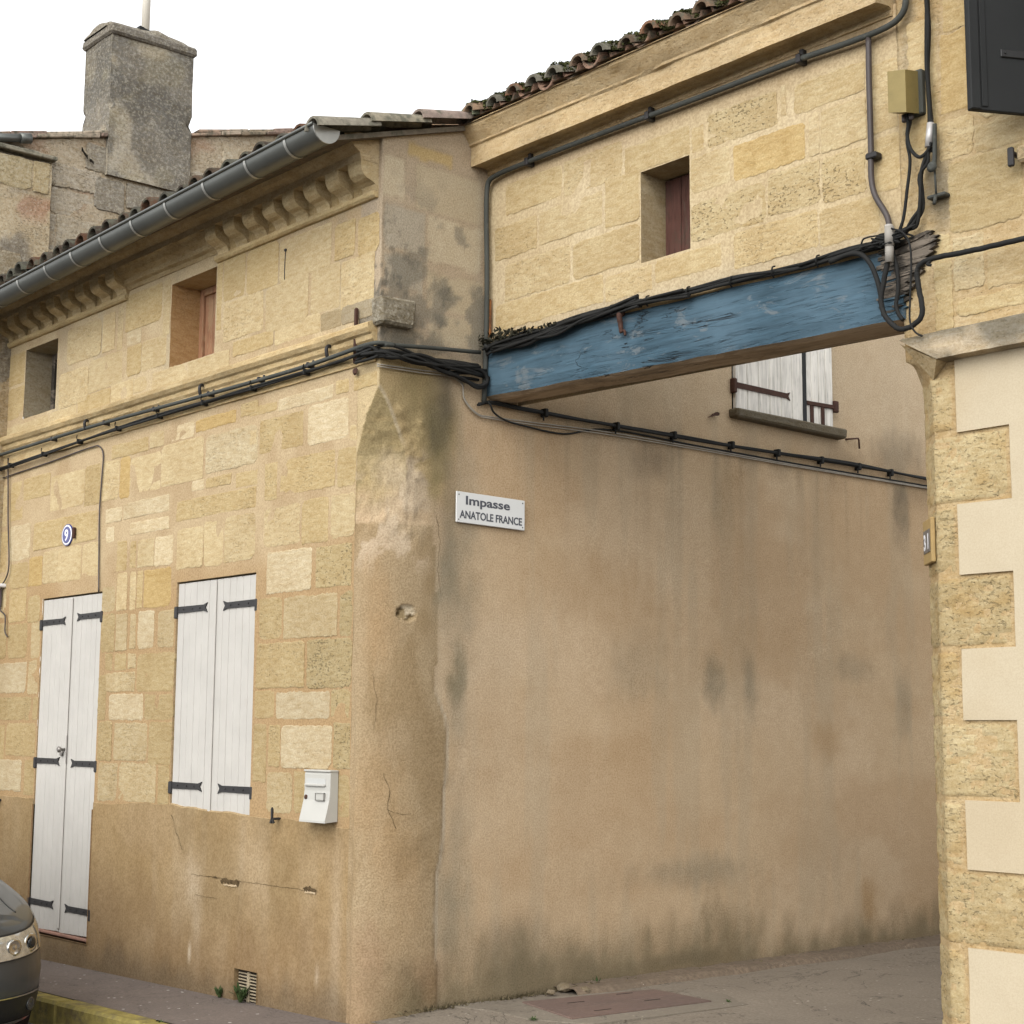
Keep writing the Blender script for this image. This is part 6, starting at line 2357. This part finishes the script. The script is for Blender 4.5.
def weed(loc, n, h, lb, seed, spread=1.0):
    wr = random.Random(seed)
    mb = MB()
    base = Vector(loc)
    for k in range(n):
        a = wr.uniform(0, 6.28)
        L = h*wr.uniform(.5, 1.1)
        tilt = wr.uniform(.25, 1.0)*spread
        d = Vector((math.cos(a)*tilt, math.sin(a)*tilt, 1)).normalized()
        s = d.cross(Vector((0, 0, 1))).normalized()
        w = L*wr.uniform(.05, .11)
        mid = base+d*L*.55+Vector((0, 0, L*.05))
        tip = base+d*L+Vector((0, 0, -L*.18*tilt))
        i = [mb.vert(base+Vector((wr.uniform(-.01, .01), wr.uniform(-.01, .01), 0))), mb.vert(mid+s*w), mb.vert(tip), mb.vert(mid-s*w)]
        mb.face(i)
    o = mb.build('weed', M_LEAF)
    return tag(o, lb, 'weed', 'weeds at the foot of the walls')


weed((-1.205, -.030, pv(-1.2)), 60, .125, 'bright green weed growing right in front of the vent grille', 1)
weed((-1.455, -.022, pv(-1.45)), 40, .085, 'small weed at the wall foot just left of the vent grille', 2)
weed((.025, 1.66, .045), 26, .075, 'little weed at the foot of the alley wall behind the cover plate', 3)
weed((.90, 1.83, .050), 40, .035, 'low green tuft at the far right corner of the cover plate', 4, 2.5)
weed((.62, .62, .050), 40, .04, 'low green tuft at the near edge of the cover plate', 6, 2.5)
weed((-.95, KY-.02, pv(-.95)-.02), 40, .04, 'green tuft on the yellow kerb near the bottom of the picture', 7, 2.2)

# crumbled mortar and grass line along the foot of the alley wall
mb = MB()
dr_ = random.Random(50)
for k in range(420):
    y = dr_.choice((dr_.uniform(.15, 1.0), dr_.uniform(1.0, 1.9), dr_.uniform(1.9, 5.5)))
    x = .012+abs(dr_.gauss(0, .035))+(.02 if y < .3 else 0)
    r = dr_.uniform(.004, .016)
    c = Vector((x, y, .052+r*.4+(.02 if y > 1.33 else 0)))
    pts = [mb.vert(c+Vector((dr_.uniform(-1, 1), dr_.uniform(-1, 1), dr_.uniform(-.6, .8)))*r) for _ in range(4)]
    for f in ((0, 1, 2), (0, 2, 3), (0, 3, 1), (1, 3, 2)):
        mb.face([pts[q] for q in f])
for k in range(260):
    y = dr_.uniform(.35, 1.3)
    x = .014+abs(dr_.gauss(0, .02))
    h = dr_.uniform(.015, .05)
    b = Vector((x, y, .045))
    t = b+Vector((dr_.uniform(-.01, .03), dr_.uniform(-.02, .02), h))
    mb.face([mb.vert(b+Vector((0, .004, 0))), mb.vert(b-Vector((0, .004, 0))), mb.vert(t)])
tag(mb.build('wall_foot_debris', mat_simple('mortar crumbs and dry grass', (.16, .13, .075), .95, .1, var=.6, scale=35, bumpd=0)), 'crumbled mortar and dry grass along the foot of the alley wall', 'debris', kind='stuff')
# fallen stones where the gutter strip begins
for i, (x, y, r, lb) in enumerate(((.06, 1.36, .045, 'mossy rounded stone at the start of the gravel gutter strip'), (.17, 1.42, .032, 'flat broken stone in the gap before the gravel gutter strip'),
                                   (.10, 1.22, .026, 'small pale stone lying by the wall just short of the gravel strip'))):
    mb = MB()
    rr = random.Random(60+i)
    rows = []
    for a in range(7):
        ph = -math.pi/2+math.pi*a/6
        rows.append([mb.vert((x+r*1.2*math.cos(ph)*math.cos(t)*rr.uniform(.85, 1.1), y+r*math.cos(ph)*math.sin(t)*rr.uniform(.85, 1.1), .058+r*.5+r*.6*math.sin(ph)*rr.uniform(.85, 1.1)),
                             (.21, .18, .135, .5)) for t in [2*math.pi*q/9 for q in range(9)]])
    for a, b in zip(rows, rows[1:]):
        for q in range(9):
            j = (q+1) % 9
            mb.face((a[q], a[j], b[j], b[q]))
    tag(mb.build('loose_stone', M_STONE), lb, 'stone', 'loose stones on the alley ground')
# pale paint flake and red road mark beside the kerb
mb = MB()
poly = [(-2.42, -.50), (-2.30, -.46), (-2.16, -.47), (-2.12, -.52), (-2.24, -.56), (-2.38, -.55)]
mb.prism(poly, lambda p, t: (p[0], p[1], pv(p[0])-.016+(.005 if t else 0)))
tag(mb.build('pale_patch', M_CONC), kind='structure')
mb = MB()
mb.prism([(-2.10, -.92), (-1.62, -.90), (-1.58, -1.35), (-2.05, -1.40)], lambda p, t: (p[0], p[1], rz(p[0])-.004+(.008 if t else 0)))
tag(mb.build('red_road_mark', mat_simple('worn red road paint', (.36, .13, .10), .85, .2, var=.4, scale=10, dirt=((.11, .10, .09), 16, .5, .7))), kind='structure')

# ------------------------------------------------------------------ parked car, nose showing at the lower left
CARX, CARY, CARZ = -3.22, -1.985, rz(-2.2)
car = empty('parked_car', (CARX, CARY, CARZ))
tag(car, 'dark grey metallic parked car with a clear headlight, only its front corner in view', 'car')
M_PAINT = mat_simple('grey metallic paint', (.042, .046, .048), .42, .4, .15, var=.06, scale=200, bumpd=0, coat=.5)
M_GLASS = mat_simple('tinted glass', (.012, .014, .015), .06, .6, var=0, bumpd=0)
mt, nt, bs = newmat('headlight lens')
bs.inputs['Base Color'].default_value = (.9, .92, .9, 1)
bs.inputs['Roughness'].default_value = .05
bs.inputs['Transmission Weight'].default_value = 1.0
bs.inputs['IOR'].default_value = 1.2
M_LENS = mt
M_CHROME = mat_simple('reflector chrome', (.62, .61, .57), .16, .5, 1.0, var=.1, scale=20, bumpd=0)
M_TYRE = mat_simple('tyre rubber', (.02, .02, .02), .85, .2, var=.2)
M_RIM = mat_simple('alloy rim', (.35, .35, .34), .35, .5, .8, var=.1)

INS_F = [0, .06, .16, .34, .50, .62, .74, .88, 1.0]
INS_V = [.13, .065, .026, .006, 0, .006, .014, .030, .065]


def z_edge(x):
    return .70+.245*float(sstep(2.18, .75, x)) if x > 0 else .945-.06*float(sstep(-1.2, -2.2, x))


def se(t, a, b, n):
    c, s = math.cos(t), math.sin(t)
    return a*math.copysign(abs(c)**(2/n), c), b*math.copysign(abs(s)**(2/n), s)


def plan(t):
    t = (t+math.pi) % (2*math.pi)-math.pi
    u = abs(t)/(math.pi/2)
    if u < 1:
        if u < .75:
            p = u/.75*math.pi/2
            x, y = 1.40+.75*max(0, math.cos(p))**(2/2.6), .885*math.sin(p)**(2/2.6)
        else:
            x, y = 1.40*(1-(u-.75)/.25), .885
        return x, math.copysign(y, t)
    return se(t, 2.15, .885, 5)


def body_pt(t, f, out=0.0):
    x0, y0 = plan(t)
    x1, y1 = plan(t+.004)
    if x0 == x1 and y0 == y1:
        x1, y1 = plan(t+.02)
    tx, ty = x1-x0, y1-y0
    l = math.hypot(tx, ty) or 1
    nx, ny = ty/l, -tx/l
    ins = float(np.interp(f, INS_F, INS_V))-out
    ze = z_edge(x0)
    return (x0-nx*ins, y0-ny*ins, .17+(ze-.17)*f)


def cw(p):
    return (p[0]+CARX, p[1]+CARY, p[2]+CARZ)


def theta_for_y(y):    # front half
    s = (abs(y)/.885)**(2.6/2)
    t = math.asin(min(1, s))*.75
    return t if y >= 0 else -t


TH = sorted(set([round(q, 4) for q in list(np.linspace(-math.pi, math.pi, 120))+[theta_for_y(y)*sg for y in np.linspace(.05, .88, 30) for sg in (1, -1)]]))
TH = TH[:-1] if abs(TH[0]+TH[-1]) < 1e-6 and abs(abs(TH[0])-math.pi) < 1e-3 else TH
FS = [0, .03, .06, .11, .16, .25, .34, .42, .50, .56, .62, .68, .74, .81, .88, .94, 1.0]
mb = MB()
rings = [[mb.vert(cw(body_pt(t, f))) for t in TH] for f in FS]
nT = len(TH)
for a, b in zip(rings, rings[1:]):
    for k in range(nT):
        j = (k+1) % nT
        mb.face((a[k], a[j], b[j], b[k]), 0, True)
prev = rings[-1]
edge = [body_pt(t, 1.0) for t in TH]
for kk in (.97, .90, .78, .6, .4, .2, .0):
    r = []
    for (x, y, z) in edge:
        crown = .055*(1-kk*kk)+.022*float(sstep(1, .9, kk))
        r.append(mb.vert(cw((x-.0*(1-kk), y*kk, z+crown*(.6 if x > 1.9 else 1)))))
    for k in range(nT):
        j = (k+1) % nT
        mb.face((prev[k], prev[j], r[j], r[k]), 0, True)
    prev = r
body = mb.build('body', M_PAINT, car)
mb = MB()      # cabin
lev = [(.90, 0, 1.0), (1.05, .10, .97), (1.22, .26, .90), (1.34, .40, .83)]
rows = []
for (z, ins, k) in lev:
    rows.append([mb.vert(cw((-.35+se(t, 1.42-ins, .80*k, 5)[0], se(t, 1.42-ins, .80*k, 5)[1], z))) for t in TH])
for a, b in zip(rows, rows[1:]):
    for k in range(nT):
        j = (k+1) % nT
        mb.face((a[k], a[j], b[j], b[k]), 0, True)
mb.face(rows[-1], 0)
mb.build('window_band', M_GLASS, car)
mb = MB()
rows = []
for (z, ins, k) in ((1.335, .385, .845), (1.375, .45, .80), (1.405, .60, .66), (1.415, .9, .3)):
    rows.append([mb.vert(cw((-.35+se(t, 1.42-ins, .80*k, 5)[0], se(t, 1.42-ins, .80*k, 5)[1], z))) for t in TH])
for a, b in zip(rows, rows[1:]):
    for k in range(nT):
        j = (k+1) % nT
        mb.face((a[k], a[j], b[j], b[k]), 0, True)
mb.face(rows[-1])
mb.build('roof_panel', M_PAINT, car)


def patch(mb, ya, yb, fa, fb, out, nu=14, nv=6, mi=0, fa2=None, fb2=None, rim=True):
    ta, tb = theta_for_y(ya), theta_for_y(yb)
    fa2 = fa if fa2 is None else fa2
    fb2 = fb if fb2 is None else fb2
    g = [[mb.vert(cw(body_pt(ta+(tb-ta)*i/nu, (fa+(fa2-fa)*i/nu)+((fb+(fb2-fb)*i/nu)-(fa+(fa2-fa)*i/nu))*j/nv, out))) for j in range(nv+1)] for i in range(nu+1)]
    for i in range(nu):
        for j in range(nv):
            mb.face((g[i][j], g[i+1][j], g[i+1][j+1], g[i][j+1]), mi, True)


for s in (1, -1):
    mb = MB()
    patch(mb, .44*s, .868*s, .705, .93, .0045, fa2=.735, fb2=.955)
    hl = mb.build('headlight', mat_simple('headlight housing', (.74, .76, .75), .14, .5, .75, var=.4, scale=34, bumpd=0), car)
    for (y, r) in ((.55*s, .046), (.68*s, .050)):
        mb = MB()
        c = Vector(cw(body_pt(theta_for_y(y), .82, .008)))
        c2 = Vector(cw(body_pt(theta_for_y(y), .82, .030)))
        ax = (c2-c).normalized()*.6+Vector((.4, 0, 0))
        mb.lathe([(r, 0), (r*.98, .006), (r*.72, .007), (r*.55, -.006+.008), (r*.1, .009)], c, ax, 18)
        mb.build('reflector', M_CHROME, hl)
    mb = MB()
    c = Vector(cw(body_pt(theta_for_y(.68*s), .82, .018)))
    mb.lathe([(.030, 0), (.026, .004), (.01, .006)], c, Vector((.9, .35*s, 0)), 14)
    mb.build('projector', M_GLASS, hl)
    mb = MB()
    patch(mb, .765*s, .790*s, .725, .94, .010, 3, 4)
    mb.build('divider', M_CHROME, hl)
    mb = MB()
    for (a, b, c, d) in ((.43, .872, .690, .706), (.43, .872, .932, .948)):
        patch(mb, a*s, b*s, c, d, .006, fa2=c+.03, fb2=d+.025)
    mb.build('seam', M_BLACK_TRIM, hl)
mb = MB()
patch(mb, -.40, .40, .56, .86, .004, 20, 6)
gr_ = mb.build('grille', M_BLACK_TRIM, car)
mb = MB()
for f in (.60, .66, .72, .78):
    patch(mb, -.37, .37, f, f+.02, .010, 20, 1)
mb.build('grille_bar', M_CHROME, gr_)
mb = MB()
patch(mb, -.82, .82, .10, .34, .004, 40, 6)
ai = mb.build('air_intake', M_BLACK_TRIM, car)
mb = MB()
patch(mb, -.84, .84, .075, .10, .010, 40, 2)
patch(mb, -.84, .84, .34, .352, .008, 40, 1)
mb.build('trim_strip', M_CHROME, ai)
for s in (1, -1):
    mb = MB()
    c = Vector(cw(body_pt(theta_for_y(.70*s), .23, .004)))
    mb.lathe([(.036, 0), (.036, .008), (.028, .010), (.01, .005)], c, Vector((.80, .60*s, 0)), 18)
    mb.build('fog_lamp', mat_simple('fog lamp glass', (.07, .07, .068), .15, .5, .4, var=.2, bumpd=0), ai)
    mb = MB()
    c = Vector(cw((.62, .93*s, .93)))
    rows = []
    for a in range(9):
        ph = -math.pi/2+math.pi*a/8
        rows.append([mb.vert(c+Vector((.05*math.cos(ph)*math.cos(t)+.02, .105*math.sin(ph), .066*math.cos(ph)*math.sin(t)))) for t in [2*math.pi*q/14 for q in range(14)]])
    for a, b in zip(rows, rows[1:]):
        for q in range(14):
            mb.face((a[q], a[(q+1) % 14], b[(q+1) % 14], b[q]), 0, True)
    mb.box((c.x-.02, c.y-.12*s-.03, c.z-.05), (c.x+.02, c.y-.06*s+.03, c.z-.02), bev=.008)
    mb.build('wing_mirror', M_PAINT, car)
for x in (1.22, -1.30):
    for s in (1, -1):
        mb = MB()
        c = cw((x, .70*s, .31))
        mb.lathe([(.20, 0), (.29, .0), (.31, .03), (.31, .15), (.29, .19), (.20, .19)], c, (0, s, 0), 28)
        w = mb.build('wheel', M_TYRE, car)
        mb = MB()
        mb.lathe([(.205, .15), (.205, .185), (.19, .19), (.07, .17), (.06, .19), (.02, .19)], c, (0, s, 0), 28)
        mb.build('rim', M_RIM, w)
        mb = MB()
        mb.lathe([(.36, .10), (.36, .183), (.345, .186)], c, (0, s, 0), 28)
        mb.build('wheel_arch', M_BLACK_TRIM, car)
for kk in (.80, -.80):
    mb = MB()
    pts = []
    for q in range(12):
        x = 2.03-1.2*q/11
        t = kk*(.62+.20*q/11)/.8
        y = t*.885
        pts.append(cw((x, y*1.0, z_edge(x)+.028+.10*(1-(abs(t)/.97)**2)*.9)))
    mb.tube(pts, .004, 6)
    mb.build('hood_seam', M_BLACK_TRIM, car)
